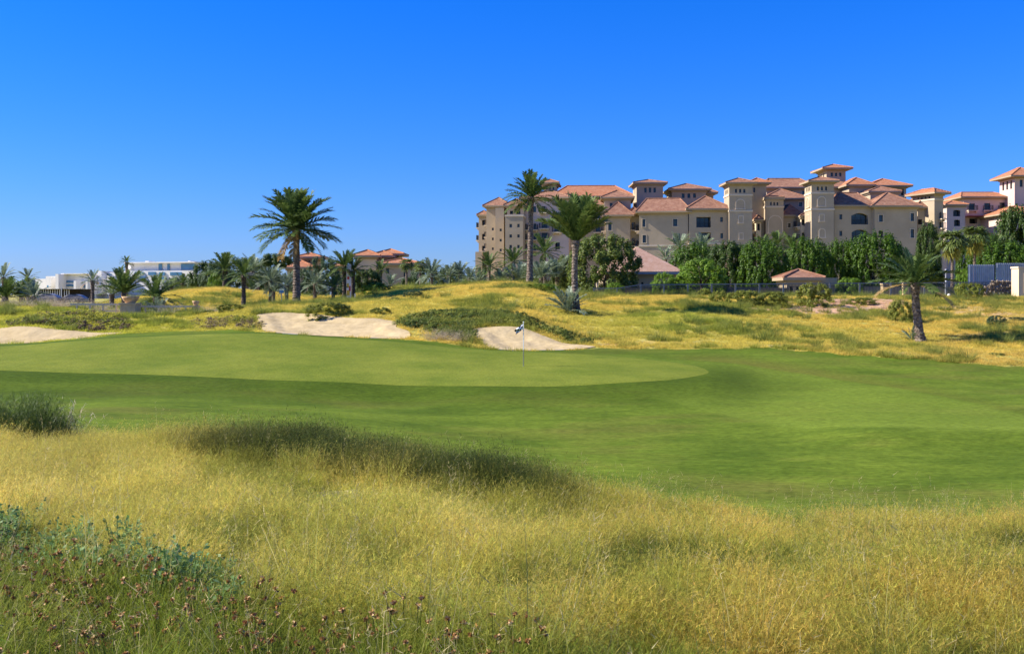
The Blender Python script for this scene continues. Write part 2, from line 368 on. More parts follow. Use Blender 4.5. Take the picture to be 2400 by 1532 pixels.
gm, t, out = new_mat('rough_soil')
b = N(t, 'ShaderNodeBsdfPrincipled', Roughness=.95); b.inputs['Specular IOR Level'].default_value = .1
c0, nz, src = noise_mix(t, [(.20, .21, .04), (.36, .32, .07), (.5, .4, .11)], .9, 8, .7)
c1, _, _ = noise_mix(t, [(.28, .14, .07), (.46, .27, .15), (.52, .36, .24)], 1.6, 8, .7)
a = N(t, 'ShaderNodeAttribute', attribute_name='soil'); mx = N(t, 'ShaderNodeMix', data_type='RGBA')
t.links.new(a.outputs['Fac'], mx.inputs[0]); t.links.new(c0, mx.inputs[6]); t.links.new(c1, mx.inputs[7])
c2, _, _ = noise_mix(t, [(.42, .36, .28), (.62, .55, .45)], 6, 6)
a2 = N(t, 'ShaderNodeAttribute', attribute_name='sand'); mx2 = N(t, 'ShaderNodeMix', data_type='RGBA')
t.links.new(a2.outputs['Fac'], mx2.inputs[0]); t.links.new(mx.outputs[2], mx2.inputs[6]); t.links.new(c2, mx2.inputs[7])
t.links.new(mx2.outputs[2], b.inputs['Base Color'])
n2 = N(t, 'ShaderNodeTexNoise', Scale=2.5, Detail=8); t.links.new(src, n2.inputs['Vector'])
bp = N(t, 'ShaderNodeBump', Strength=.8, Distance=.25); t.links.new(n2.outputs['Fac'], bp.inputs['Height']); t.links.new(bp.outputs[0], b.inputs['Normal'])
t.links.new(b.outputs[0], out.inputs[0]); M_SOIL = gm

xs = np.concatenate([-np.geomspace(6000, 75, 26), np.arange(-74, 74.1, .4), np.geomspace(75, 6000, 26)])
ys = np.concatenate([[-400, -120, -40], np.arange(-15, 20, .3), np.arange(20, 100, .4), np.geomspace(100, 7000, 70)])
X, Yg = np.meshgrid(xs, ys)
Z = ground_z(X, Yg)
Zs = Z.copy()
inb = np.zeros(X.shape, bool)
box = (Yg > 10) & (Yg < 70) & (np.abs(X) < 74)
uu = uof(X, Yg)
cutF = box & (Yg > front_y(uu) + .5) & (Yg < back_y(uu) - .5) & (uu > -1180) & (uu < 3580)
for P in BUNK.values():
    m = np.zeros(X.shape, bool); m[box] = inside(P, X[box], Yg[box])
    d = np.full(X.shape, 0.); d[m] = edge_dist(P, X[m], Yg[m])
    inb |= m & (d > .03)
cut = (cutF | inb).ravel()
me = grid_mesh('ground', X, Yg, Zs, M_SOIL, keep=lambda F, V: ~(cut[F].all(1)))
add_attr(me, 'soil', soil(X, Yg)); add_attr(me, 'sand', white_sand(X, Yg))
tag(link('ground', me), kind='structure')

def turf_mat(name, lo, hi, patch, s1, fine, attr=None, acol=None, attr2=None, acol2=None, rough=.8, stretch=None, light=None):
    m, t, out = new_mat(name)
    b = N(t, 'ShaderNodeBsdfPrincipled', Roughness=rough); b.inputs['Specular IOR Level'].default_value = .02
    c, nz, src = noise_mix(t, [lo, hi], s1, 7, .68, lo=.34, hi=.66, stretch=stretch)
    c2, n2, _ = noise_mix(t, [(0, 0, 0), (1, 1, 1)], s1 * .45, 6, .65, lo=.5, hi=.68, stretch=stretch)
    last = c
    mx = N(t, 'ShaderNodeMix', data_type='RGBA'); mf = N(t, 'ShaderNodeMath', operation='MULTIPLY'); mf.inputs[1].default_value = .55
    t.links.new(c2, mf.inputs[0]); t.links.new(mf.outputs[0], mx.inputs[0]); t.links.new(last, mx.inputs[6]); mx.inputs[7].default_value = (*patch, 1); last = mx.outputs[2]
    for at, ac in (('light' if light else None, light), (attr, acol), (attr2, acol2)):
        if at:
            a = N(t, 'ShaderNodeAttribute', attribute_name=at); mm = N(t, 'ShaderNodeMix', data_type='RGBA')
            t.links.new(a.outputs['Fac'], mm.inputs[0]); t.links.new(last, mm.inputs[6]); mm.inputs[7].default_value = (*ac, 1); last = mm.outputs[2]
    # blade-scale mottle
    nf = N(t, 'ShaderNodeTexNoise', Scale=fine, Detail=6, Roughness=.75); t.links.new(src, nf.inputs['Vector'])
    mr = N(t, 'ShaderNodeMapRange'); mr.inputs['From Min'].default_value = .3; mr.inputs['From Max'].default_value = .7; mr.inputs['To Min'].default_value = .58; mr.inputs['To Max'].default_value = 1.42
    t.links.new(nf.outputs['Fac'], mr.inputs['Value'])
    hv = N(t, 'ShaderNodeHueSaturation'); t.links.new(mr.outputs[0], hv.inputs['Value']); t.links.new(last, hv.inputs['Color'])
    t.links.new(hv.outputs[0], b.inputs['Base Color'])
    bp = N(t, 'ShaderNodeBump', Strength=.5, Distance=.02); t.links.new(nf.outputs['Fac'], bp.inputs['Height'])
    nb = N(t, 'ShaderNodeTexNoise', Scale=1.1, Detail=4); t.links.new(src, nb.inputs['Vector'])
    bp2 = N(t, 'ShaderNodeBump', Strength=.35, Distance=.12); t.links.new(nb.outputs['Fac'], bp2.inputs['Height']); t.links.new(bp.outputs[0], bp2.inputs['Normal'])
    t.links.new(bp2.outputs[0], b.inputs['Normal']); t.links.new(b.outputs[0], out.inputs[0]); return m
M_FAIR = turf_mat('fairway_turf', (.062, .100, .010), (.125, .172, .018), (.140, .125, .028), .55, 9, 'collar_shade', (.042, .070, .006), 'firstcut', (.115, .118, .020), stretch=(.45, 1, 1), light=(.135, .185, .022))
M_GREEN = turf_mat('green_turf', (.105, .142, .017), (.178, .200, .028), (.105, .138, .017), .28, 14)

# fairway sheet
us = np.concatenate([np.arange(-1200, -290, 40.), np.arange(-290, 2691, 8.), np.arange(2700, 3601, 40.)]); k = 150
s = np.linspace(0, 1, k)[:, None]
U = np.broadcast_to(us, (k, len(us)))
y0 = front_y(us) - 1.0; y1 = back_y(us)
Yf = y0 + (y1 - y0) * s
Xf = PX(U, Yf)
Zf = ground_z(Xf, Yf) + .02
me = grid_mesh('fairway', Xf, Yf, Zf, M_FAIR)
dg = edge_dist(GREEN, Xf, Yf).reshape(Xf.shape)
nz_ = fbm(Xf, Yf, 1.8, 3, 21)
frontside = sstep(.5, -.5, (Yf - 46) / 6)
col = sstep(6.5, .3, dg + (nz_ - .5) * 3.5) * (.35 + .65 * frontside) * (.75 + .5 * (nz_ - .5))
bank_shade = np.exp(-((Yf - 39.5) / 3.0) ** 2) * sstep(1850, 1350, U) * .6  # front bank shade put into the turf colour, merged with longer collar grass
col = np.clip(np.maximum(col, bank_shade * (.5 + nz_)), 0, 1)
yc = np.interp(us, [1480, 1560, 1750, 1900, 2100, 2400, 2700], [51.5, 50, 48.3, 45.6, 41.2, 34.2, 28.5])
dcut = Yf - yc
ridge = sstep(-.15, .25, dcut) * sstep(4.2, .4, dcut) * sstep(1520, 1700, U) * (.6 + .6 * (nz_ - .3)) * sstep(2600, 1900, U + dcut * 30)
yl = np.interp(us, [-290, 900, 1300, 1500, 1700, 1900, 2100, 2400, 2700], [60, 60, 46, 38.5, 34, 31.2, 30.3, 30, 30])
lit_relief = sstep(-.4, .7, Yf - yl + (nz_ - .5) * 2.2) * sstep(.3, -.8, dcut) * (.45 + .3 * nz_)  # paler mown turf, the lit slopes put into its colour
crest_light = np.exp(-((Yf - yl - .5) / .5) ** 2) * sstep(1750, 2050, U) * .45  # lit crest of the low ridge, painted as a paler line
add_attr(me, 'light', np.clip(lit_relief + crest_light, 0, 1))
add_attr(me, 'collar_shade', col); add_attr(me, 'firstcut', np.clip(ridge, 0, 1))
tag(link('fairway', me), kind='structure')

def ring_sheet(name, P, mat, lift, dip=0, rings=46, fz=None, dipw=.9):
    c = P.mean(0); sc = np.concatenate([[0.001], np.linspace(.06, .9, rings - 8), np.linspace(.92, 1, 8)])
    n = len(P)
    X = c[0] + (P[:, 0] - c[0])[None] * sc[:, None]; Y = c[1] + (P[:, 1] - c[1])[None] * sc[:, None]
    X = np.concatenate([X, X[:, :1]], 1); Y = np.concatenate([Y, Y[:, :1]], 1)
    Z = ground_z(X, Y) + lift
    if dip:
        d = edge_dist(P, X, Y).reshape(X.shape)
        Z = Z - dip * sstep(.55, .55 + dipw, d) + (fz(X, Y) * sstep(.5, 1.2, d) if fz else 0)
    else:
        d = edge_dist(P, X, Y).reshape(X.shape); Z = Z + .025 * sstep(0, .5, d)
    return grid_mesh(name, X, Y, Z, mat)
tag(link('putting_green', ring_sheet('putting_green', GREEN, M_GREEN, .024)), kind='structure')

M_SAND = simple_mat('bunker_sand', [(.40, .305, .155), (.50, .39, .21)], 1.4, .95, bump=.6, bscale=4, spec=.1, detail=8)
for k, P in BUNK.items():
    me = ring_sheet('sand_bunker', P, M_SAND, .045, dip=.16, fz=lambda x, y: .10 * (fbm(x, y, .8, 3, 8) - .5))
    tag(link('sand_bunker', me), kind='structure')

# cart path behind the stone bridge piers and road by the big palm
M_PATH = simple_mat('path_paving', [(.16, .12, .11), (.22, .17, .15)], 1.5, .9, bump=.3)
M_ROAD = simple_mat('road_asphalt', [(.085, .075, .08), (.12, .105, .11)], 1.2, .9, bump=.3)
def strip(name, pts, wid, mat, lift):
    X = []; 
    for i, (x, y) in enumerate(pts):
        a = pts[max(0, i - 1)]; b = pts[min(len(pts) - 1, i + 1)]
        d = np.array([b[0] - a[0], b[1] - a[1]]); d /= np.hypot(*d); n = np.array([-d[1], d[0]])
        X.append([np.array([x, y]) + n * wid * q for q in (-.5, -.25, 0, .25, .5)])
    X = np.array(X); Z = ground_z(X[..., 0], X[..., 1]) + lift
    return tag(link(name, grid_mesh(name, X[..., 0], X[..., 1], Z, mat)), kind='structure')
strip('cart_path', [(PX(u, 74.5), 74.5 + .3 * math.sin(u * .02)) for u in range(120, 560, 10)], 2.2, M_PATH, .12)
strip('road', [(PX(u, Y), Y) for u, Y in zip(np.linspace(600, 840, 30), np.linspace(90, 86, 30))], 3.6, M_ROAD, .12)
strip('access_road', [(PX(u, 150), 150) for u in np.linspace(-200, 420, 40)], 8, M_ROAD, .1)
PATHS = [(120, 560, 73.2, 75.8), (600, 840, 85.6, 90.6)]

# ---------------------------------------------------------------- grass as scattered clumps
def clump_mesh(name, mat, seed, n, rad, h, wid, lean, curl, seg=3, panicle=0, plen=.05, hvar=.35):
    r = np.random.default_rng(seed)
    V = []; F = []; T = []
    def blade(p, d, L, w, bend, t0, t1, sg):
        b = len(V); side = np.array([-d[1], d[0], 0.]); nn = np.linalg.norm(side)
        ang = r.uniform(0, 2 * math.pi)
        side = np.array([math.cos(ang), math.sin(ang), 0.])
        q = np.array(p, float); dd = np.array(d, float)
        for i in range(sg + 1):
            f = i / sg; ww = w * (1 - f * .85) * .5
            V.append(q - side * ww); V.append(q + side * ww); T.extend([t0 + (t1 - t0) * f] * 2)
            dd = dd + np.array([bend[0], bend[1], -bend[2]]) / sg; dd /= np.linalg.norm(dd)
            q = q + dd * L / sg
        for i in range(sg):
            F.append((b + 2 * i, b + 2 * i + 1, b + 2 * i + 3, b + 2 * i + 2))
        return q, dd
    for i in range(n):
        a = r.uniform(0, 2 * math.pi); q = rad * math.sqrt(r.random())
        p = (q * math.cos(a), q * math.sin(a), -.02)
        a2 = a + r.normal(0, .9); ln = abs(r.normal(0, lean))
        d = np.array([math.cos(a2) * ln, math.sin(a2) * ln, 1.]); d /= np.linalg.norm(d)
        L = h * (1 + r.uniform(-hvar, hvar))
        c = curl * r.uniform(.3, 1.2)
        tip, dd = blade(p, d, L, wid * r.uniform(.7, 1.3), (math.cos(a2) * c, math.sin(a2) * c, c * .5), 0, 1, seg)
        if panicle and r.random() < .75:
            for j in range(panicle):
                e = r.normal(0, .6, 3) + dd * .6; e /= np.linalg.norm(e)
                blade(tip - dd * L * r.uniform(0, .3), e, plen * r.uniform(.6, 1.4), wid * .8, (0, 0, .3), .95, 1, 1)
    me = np_mesh(name, np.array(V), np.array(F), mat)
    add_attr(me, 't', T); return me

M_GRASS = leaf_mat('grass_blades', None, trans=.5, attr='tint', tip=True, rough=.6, spec=.15)

def scatter(name, P, rotz, scl, tint, base, idx, protos, tilt=None, label=None, mat=None):
    n = len(P)
    me = bpy.data.meshes.new(name); me.vertices.add(n); me.vertices.foreach_set('co', np.asarray(P, np.float32).ravel())
    rot = np.zeros((n, 3)); rot[:, 2] = rotz
    if tilt is not None: rot[:, :2] = tilt
    add_attr(me, 'rot', rot, 'FLOAT_VECTOR')
    s3 = np.asarray(scl); s3 = np.repeat(s3[:, None], 3, 1) if s3.ndim == 1 else s3
    add_attr(me, 'scl', s3, 'FLOAT_VECTOR')
    one = np.ones((n, 1))
    add_attr(me, 'tint', np.hstack([tint, one]), 'FLOAT_COLOR'); add_attr(me, 'base', np.hstack([base, one]), 'FLOAT_COLOR')
    a = me.attributes.new('idx', 'INT', 'POINT'); a.data.foreach_set('value', np.asarray(idx, np.int32))
    if mat: me.materials.append(mat)
    o = link(name, me)
    pc = bpy.data.collections.new(name + '_kinds')
    for i, pm in enumerate(protos):
        pc.objects.link(bpy.data.objects.new('%s_kind_%02d' % (name, i), pm))
    g = bpy.data.node_groups.new(name + '_nodes', 'GeometryNodeTree')
    g.interface.new_socket('Geometry', in_out='INPUT', socket_type='NodeSocketGeometry')
    g.interface.new_socket('Geometry', in_out='OUTPUT', socket_type='NodeSocketGeometry')
    gi = g.nodes.new('NodeGroupInput'); go = g.nodes.new('NodeGroupOutput')
    ci = g.nodes.new('GeometryNodeCollectionInfo'); ci.inputs['Collection'].default_value = pc
    ci.inputs['Separate Children'].default_value = True; ci.inputs['Reset Children'].default_value = True
    ip = g.nodes.new('GeometryNodeInstanceOnPoints'); ip.inputs['Pick Instance'].default_value = True
    def na(nm, typ):
        q = g.nodes.new('GeometryNodeInputNamedAttribute'); q.data_type = typ; q.inputs['Name'].default_value = nm
        return [x for x in q.outputs if x.enabled and x.name == 'Attribute'][0]
    er = g.nodes.new('FunctionNodeEulerToRotation')
    g.links.new(na('rot', 'FLOAT_VECTOR'), er.inputs[0]); g.links.new(er.outputs[0], ip.inputs['Rotation'])
    g.links.new(na('scl', 'FLOAT_VECTOR'), ip.inputs['Scale']); g.links.new(na('idx', 'INT'), ip.inputs['Instance Index'])
    g.links.new(gi.outputs[0], ip.inputs['Points']); g.links.new(ci.outputs[0], ip.inputs['Instance']); g.links.new(ip.outputs[0], go.inputs[0])
    md = o.modifiers.new('scatter', 'NODES'); md.node_group = g
    return tag(o, label, kind='stuff')

def lerp(a, b, t): return np.asarray(a) * (1 - t[:, None]) + np.asarray(b) * t[:, None]

# --- foreground rough
fg_protos = [clump_mesh('grass_clump', M_GRASS, 100 + i, 40, .10, .185, .0028, .42, .9, 3, 8, .022) for i in range(4)]       # fine seeding grass
fg_protos += [clump_mesh('grass_clump', M_GRASS, 120 + i, 40, .08, .17, .0038, .34, .6, 3, 0) for i in range(2)]             # leafy grass
fg_protos += [clump_mesh('grass_clump', M_GRASS, 140 + i, 52, .12, .25, .0046, .24, .35, 4, 3, .022) for i in range(2)]        # dense dark grass
fg_protos += [clump_mesh('grass_clump', M_GRASS, 160, 6, .07, .36, .0035, .2, .25, 5, 8, .03)]                               # tall stalks
GOLD = (.73, .60, .115); ORANGE = (.64, .47, .09); OLIVE = (.36, .38, .05); GREENC = (.15, .20, .025); DARK = (.07, .095, .02); PALE = (.60, .50, .24)
def fg_points(dens, y0, y1):
    n = int(dens * (3000 / FPX) * .5 * (y1 * y1 - y0 * y0))
    Y = np.sqrt(rng.random(n) * (y1 * y1 - y0 * y0) + y0 * y0); U = rng.random(n) * 3000 - 300
    return U, Y
Ul, Yl = [], []
for dens, a, b in ((760, 2.6, 6), (560, 6, 10), (420, 10, 20.5)):
    U, Y = fg_points(dens, a, b); Ul.append(U); Yl.append(Y)
nn = 26000                                                  # thinner sward to both sides of the view
Ys = rng.random(nn) * 18.5 + 1.5; sd_ = np.where(rng.random(nn) < .5, -1, 1); Xs = sd_ * (.64 * Ys + 7.5 * rng.random(nn))
Ul.append(uof(Xs, Ys)); Yl.append(Ys)
U = np.concatenate(Ul); Y = np.concatenate(Yl); X = np.concatenate([PX(np.concatenate(Ul[:-1]), np.concatenate(Yl[:-1])), Xs])
edge = front_y(U) - 1.2 + 1.2 * (fbm(X, Y, 1.1, 2, 31) - .5)
n1 = fbm(X, Y, 1.0, 3, 41); n2 = fbm(X, Y, .38, 3, 43); n3 = fbm(X, Y, 2.4, 2, 47)
wd, wv = worley(X, Y, .62)
ws = white_sand(X, Y)
keep = (Y < edge) & (rng.random(len(U)) > ws * .95) & (rng.random(len(U)) < .42 + .75 * sstep(.85, .35, wd))
U, Y, X, n1, n2, n3, wd, wv = (q[keep] for q in (U, Y, X, n1, n2, n3, wd, wv))
crest = np.interp(U, [-300, 0, 300, 480, 620, 780, 950, 1200, 1350, 1500, 2700], [17, 17, 16, 15.7, 15.5, 14.8, 14.3, 13.5, 12.5, 12.2, 11.5])
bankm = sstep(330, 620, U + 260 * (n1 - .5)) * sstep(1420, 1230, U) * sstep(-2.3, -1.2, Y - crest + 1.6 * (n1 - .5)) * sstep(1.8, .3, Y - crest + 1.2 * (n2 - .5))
YB = np.interp(U, [-300, 0, 300, 550, 1000, 1500, 2400], [7.9, 7.3, 6.3, 5.6, 5.0, 4.6, 4.3])
greenm = sstep(.45, -.45, Y - YB + (n1 - .5) * 1.3)
rightm = sstep(1000, 1700, U)
top = sstep(.8, .25, wd)                                   # crown of a tussock
col = np.asarray
def mixc(t, c, k): return t * (1 - k[:, None]) + np.asarray(c) * k[:, None]
gold = lerp(GOLD, ORANGE, np.clip(rightm * .75 + (n3 - .5) * 1.2, 0, 1))
tint = mixc(gold, OLIVE, sstep(.35, .8, wv) * .55)          # some tussocks are olive, some golden
pa = fbm(X, Y * .5, .30, 3, 91); pb = fbm(X, Y * .4, .62, 3, 93)
tint = mixc(tint, OLIVE, sstep(.36, .56, pa) * (.4 + .35 * rightm))
tint = mixc(tint, GREENC, np.clip((1 - top) * .45, 0, 1))
dp = np.clip(sstep(.47, .56, pa * .4 + pb * .6) * (.48 + .47 * rightm), 0, 1)
tint = mixc(tint, (.10, .135, .02), dp)
hi = sstep(.52, .66, 1 - (pa * .4 + pb * .6)) * (.5 - .1 * rightm)
tint = mixc(tint, (.80, .64, .17), hi * (1 - rightm)); tint = mixc(tint, (.70, .48, .11), hi * rightm)
tint = mixc(tint, (.19, .235, .026), greenm * .85)
tint = mixc(tint, DARK, bankm * (.85 + .15 * (n2 > .45)))  # darker bank grass, the shade of its near face also put into the tint
yel = sstep(700, 0, U) * sstep(7, 9, Y) * .45 * (.5 + .5 * top)
tint = mixc(tint, (.78, .62, .15), yel)
tint *= rng.uniform(.7, 1.25, (len(U), 1)) * (1 + rng.normal(0, .06, (len(U), 3)))
base = tint * np.array([.72, .95, .5])
kind = np.where(rng.random(len(U)) < .72, rng.integers(0, 4, len(U)), rng.integers(4, 6, len(U)))
kind = np.where(rng.random(len(U)) < greenm * .8, rng.integers(4, 6, len(U)), kind)
kind = np.where(rng.random(len(U)) < bankm, rng.integers(6, 8, len(U)), kind)
fringe = sstep(1.6, .4, np.abs(Y - crest - .2)) * sstep(1150, 1350, U)
tall = rng.random(len(U)) < .008 + .012 * (Y < 8.5) + .05 * fringe
kind = np.where(tall, 8, kind)
tint = np.where(tall[:, None], np.asarray(PALE) * rng.uniform(.7, 1.1, (len(U), 1)), tint)
scl = (.75 + .55 * rng.random(len(U))) * (.55 + .45 * top + .35 * n2) * (1.12 - .4 * dp) * (1 + .22 * bankm) * (1 + .1 * greenm)
P = np.stack([X, Y, ground_z(X, Y)], -1)
tilt = rng.normal(0, .16, (len(U), 2))
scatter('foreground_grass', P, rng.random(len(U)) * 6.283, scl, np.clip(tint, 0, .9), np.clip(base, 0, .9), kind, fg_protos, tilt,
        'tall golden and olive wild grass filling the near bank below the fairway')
print('foreground clumps', len(U))

# --- far rough
far_protos = [clump_mesh('rough_clump', M_GRASS, 200 + i, 44, .24, .17, .018, .5, .9, 2, 0, hvar=.5) for i in range(4)]
far_protos += [clump_mesh('rough_clump', M_GRASS, 220 + i, 56, .20, .24, .017, .45, .7, 2, 0, hvar=.45) for i in range(2)]
far_protos += [clump_mesh('rough_tussock', M_GRASS, 240 + i, 150, .3, .48, .016, .5, .5, 3, 0, hvar=.5) for i in range(2)]
n = 138000
Y = np.sqrt(rng.random(n) * (118. ** 2 - 47. ** 2) + 47. ** 2); U = np.where(rng.random(n) < .86, rng.random(n) * 2900 - 250, rng.random(n) * 4200 - 900)
X = PX(U, Y)
n1 = fbm(X, Y, 4.5, 3, 51); n2 = fbm(X, Y, 1.5, 3, 53); n3 = fbm(X, Y, 11, 2, 57)
keep = Y > back_y(U) - .1 + .5 * (n2 - .4)
for Pb in BUNK.values():
    q = np.where(keep)[0]; keep[q] &= ~inside(Pb, X[q], Y[q])
for a, b, c, d in PATHS: keep &= ~((U > a) & (U < b) & (Y > c) & (Y < d))
keep &= rng.random(n) > soil(X, Y) * .93
keep &= rng.random(n) > white_sand(X, Y)
keep &= rng.random(n) < .5 + 1.2 * sstep(.2, .5, n2)
keep &= (Y < 94) | (U < 1250)
U, Y, X, n1, n2, n3 = (q[keep] for q in (U, Y, X, n1, n2, n3))
FG = (.80, .57, .12); FY = (.64, .54, .10); FGR = (.20, .26, .04); FOR = (.76, .48, .14)
gm_ = np.clip(sstep(.52, .64, n1 * .5 + n2 * .5) + .25 * sstep(.45, .6, n2), 0, 1)
tint = lerp(FG, FOR, sstep(1900, 2400, U) * sstep(.35, .6, n3))
tint = tint * (1 - sstep(.45, .6, n3)[:, None] * .6) + np.asarray(FY) * sstep(.45, .6, n3)[:, None] * .6
lm = sstep(700, 300, U) * sstep(78, 72, Y) * .8
tint = tint * (1 - lm[:, None]) + np.asarray((.50, .50, .055)) * lm[:, None]
tint = tint * (1 - gm_[:, None] * .75) + np.asarray(FGR) * gm_[:, None] * .75
low = np.exp(-(((U - 1600) / 220) ** 2 + ((Y - 68) / 7) ** 2)) * .5
tint = tint * (1 - low[:, None]) + np.asarray((.36, .43, .05)) * low[:, None]
tint *= rng.uniform(.8, 1.2, (len(U), 1))
base = tint * np.array([.8, .88, .7])
kind = np.where(gm_ > .6, rng.integers(4, 6, len(U)), rng.integers(0, 4, len(U)))
tus = (rng.random(len(U)) < .035 * sstep(.48, .6, n1)) & (Y > back_y(U) + 1.0)
kind = np.where(tus, rng.integers(6, 8, len(U)), kind)
tint = np.where(tus[:, None], lerp((.13, .18, .03), (.26, .28, .06), rng.random(len(U))), tint); base = np.where(tus[:, None], tint * .92, base)
scl = (.65 + .6 * rng.random(len(U))) * (.75 + .5 * n2)
P = np.stack([X, Y, ground_z(X, Y)], -1)
scatter('rough_grass', P, rng.random(len(U)) * 6.283, scl, np.clip(tint, 0, .9), np.clip(base, 0, .9), kind, far_protos, rng.normal(0, .12, (len(U), 2)),
        'golden dune grass with green patches covering the banks behind the putting green')
print('rough clumps', len(U))
# ---------------------------------------------------------------- palms
M_FROND = leaf_mat('palm_leaflets', [(.055, .10, .022), (.09, .145, .035), (.15, .20, .055)], .3, rough=.5, spec=.15)
M_FROND_G = leaf_mat('palm_leaflets_grey', [(.12, .17, .10), (.19, .25, .15), (.29, .34, .22)], .3, rough=.5)
M_FROND_DEAD = leaf_mat('palm_leaflets_dry', [(.28, .17, .06), (.42, .27, .10), (.5, .36, .16)], .3)
M_FROND_Y = leaf_mat('palm_leaflets_yellow', [(.30, .27, .05), (.48, .42, .08), (.16, .2, .04)], .4)
M_FAN = leaf_mat('fan_leaf', [(.08, .12, .03), (.13, .18, .045), (.2, .24, .06)], .35, rough=.45)
M_BARK = simple_mat('palm_bark', [(.06, .045, .035), (.16, .12, .09), (.26, .21, .16)], 7, .95, bump=.6, bscale=20)
M_BARKD = simple_mat('palm_bark_dark', [(.035, .028, .022), (.08, .062, .05), (.14, .11, .085)], 7, .95, bump=.6, bscale=20)

def frond_mesh(name, mat, seed, e0, droop, L=1.0, W=.30, n=30, width=.016, vee=.35, rach=.012, petiole=.12):
    """pinnate frond along +X from the origin; e0 start elevation, droop total bend (radians), unit length"""
    r = np.random.default_rng(seed); V = []; F = []
    k = 10; pts = []; q = np.zeros(3); dirs = []
    for i in range(k + 1):
        s = i / k; a = e0 - droop * s ** 1.4
        d = np.array([math.cos(a), 0, math.sin(a)]); pts.append(q.copy()); dirs.append(d); q = q + d * L / k
    pts = np.array(pts); dirs = np.array(dirs)
    # rachis, three sided
    b = len(V)
    for i in range(k + 1):
        w = rach * (1 - .85 * i / k); up = np.array([-dirs[i][2], 0, dirs[i][0]])
        V += [pts[i] + np.array([0, w, 0]), pts[i] - np.array([0, w, 0]), pts[i] + up * w]
    for i in range(k):
        for j in range(3):
            F.append((b + i * 3 + j, b + i * 3 + (j + 1) % 3, b + (i + 1) * 3 + (j + 1) % 3, b + (i + 1) * 3 + j))
    for i in range(n):
        s = petiole + (1 - petiole) * (i + .5) / n
        f = s * k; j = min(int(f), k - 1); p = pts[j] + (pts[j + 1] - pts[j]) * (f - j); d = dirs[j]; up = np.array([-d[2], 0, d[0]])
        ll = W * (math.sin(math.pi * min(1, .12 + .88 * (1 - s) ** .75)) * .75 + .28) * r.uniform(.85, 1.1)
        for sg in (-1, 1):
            sw = math.radians(r.uniform(32, 55)) + .35 * s
            side = np.array([0, sg, 0]) * math.cos(vee) + up * (math.sin(vee) + r.normal(0, .12))
            ld = side * math.cos(sw * .8) + d * math.sin(sw * .8); ld /= np.linalg.norm(ld)
            tip = p + ld * ll + np.array([0, 0, -ll * .22 * r.uniform(.4, 1.3)])
            mid = p + ld * ll * .5; wv = np.cross(ld, up); wv /= (np.linalg.norm(wv) + 1e-9); wv = wv * width * r.uniform(.8, 1.2)
            b = len(V); V += [p - wv * .5, p + wv * .5, mid + wv, tip, mid - wv]
            F.append((b, b + 1, b + 2, b + 4)); F.append((b + 4, b + 2, b + 3, b + 3))
    V = np.array(V); me = bpy.data.meshes.new(name)
    me.from_pydata(V.tolist(), [], [tuple(dict.fromkeys(f)) for f in F]); me.materials.append(mat); me.update(); return me

def fan_mesh(name, mat, seed, e0, droop, R=.5, pet=.5, seg=22):
    r = np.random.default_rng(seed); V = []; F = []
    d = np.array([math.cos(e0), 0, math.sin(e0)]); h = d * pet
    up = np.array([-d[2], 0, d[0]])
    b = 0; w = .012
    V += [np.array([0, w, 0]), np.array([0, -w, 0]), up * w, h + np.array([0, w, 0]), h - np.array([0, w, 0]), h + up * w]
    F += [(0, 1, 4, 3), (1, 2, 5, 4), (2, 0, 3, 5)]
    a1 = e0 - droop; dd = np.array([math.cos(a1), 0, math.sin(a1)])
    for i in range(seg):
        t = (i + .5) / seg; a = math.radians(-125 + 250 * t)
        v = dd * math.cos(a) + np.array([0, 1, 0]) * math.sin(a) + r.normal(0, .12, 3)
        Ls = R * (1 - .25 * abs(a) / 2.2) * r.uniform(.85, 1.1)
        pr = np.cross(v, np.array([-dd[2], 0, dd[0]])); pr /= np.linalg.norm(pr) + 1e-9
        wd = R * .075; m = h + v * Ls * .55; tip = h + v * Ls + np.array([0, 0, -Ls * r.uniform(.15, .45)])
        b = len(V); V += [h, m + pr * wd, tip, m - pr * wd]; F.append((b, b + 1, b + 2, b + 3))
    me = bpy.data.meshes.new(name); me.from_pydata([tuple(x) for x in V], [], F); me.materials.append(mat); me.update(); return me

ELS = [86, 72, 58, 44, 30, 15, 0, -18, -38, -62]
DROOP = [16, 22, 28, 34, 38, 40, 38, 32, 26, 16]
FRONDS = {}
for key, mat, wfac in (('green', M_FROND, 1), ('grey', M_FROND_G, 1), ('yellow', M_FROND_Y, 1), ('dead', M_FROND_DEAD, .8)):
    FRONDS[key] = [[frond_mesh('frond', mat, 300 + 10 * i + j, math.radians(e), math.radians(dr * (.85 + .3 * j)), W=.24 * wfac, n=30) for j in range(2)] for i, (e, dr) in enumerate(zip(ELS, DROOP))]
FANS = {key: [[fan_mesh('fan_frond', mat, 500 + 10 * i + j, math.radians(e), math.radians(25)) for j in range(2)] for i, e in enumerate(ELS)] for key, mat in (('green', M_FAN), ('dead', M_FROND_Y))}

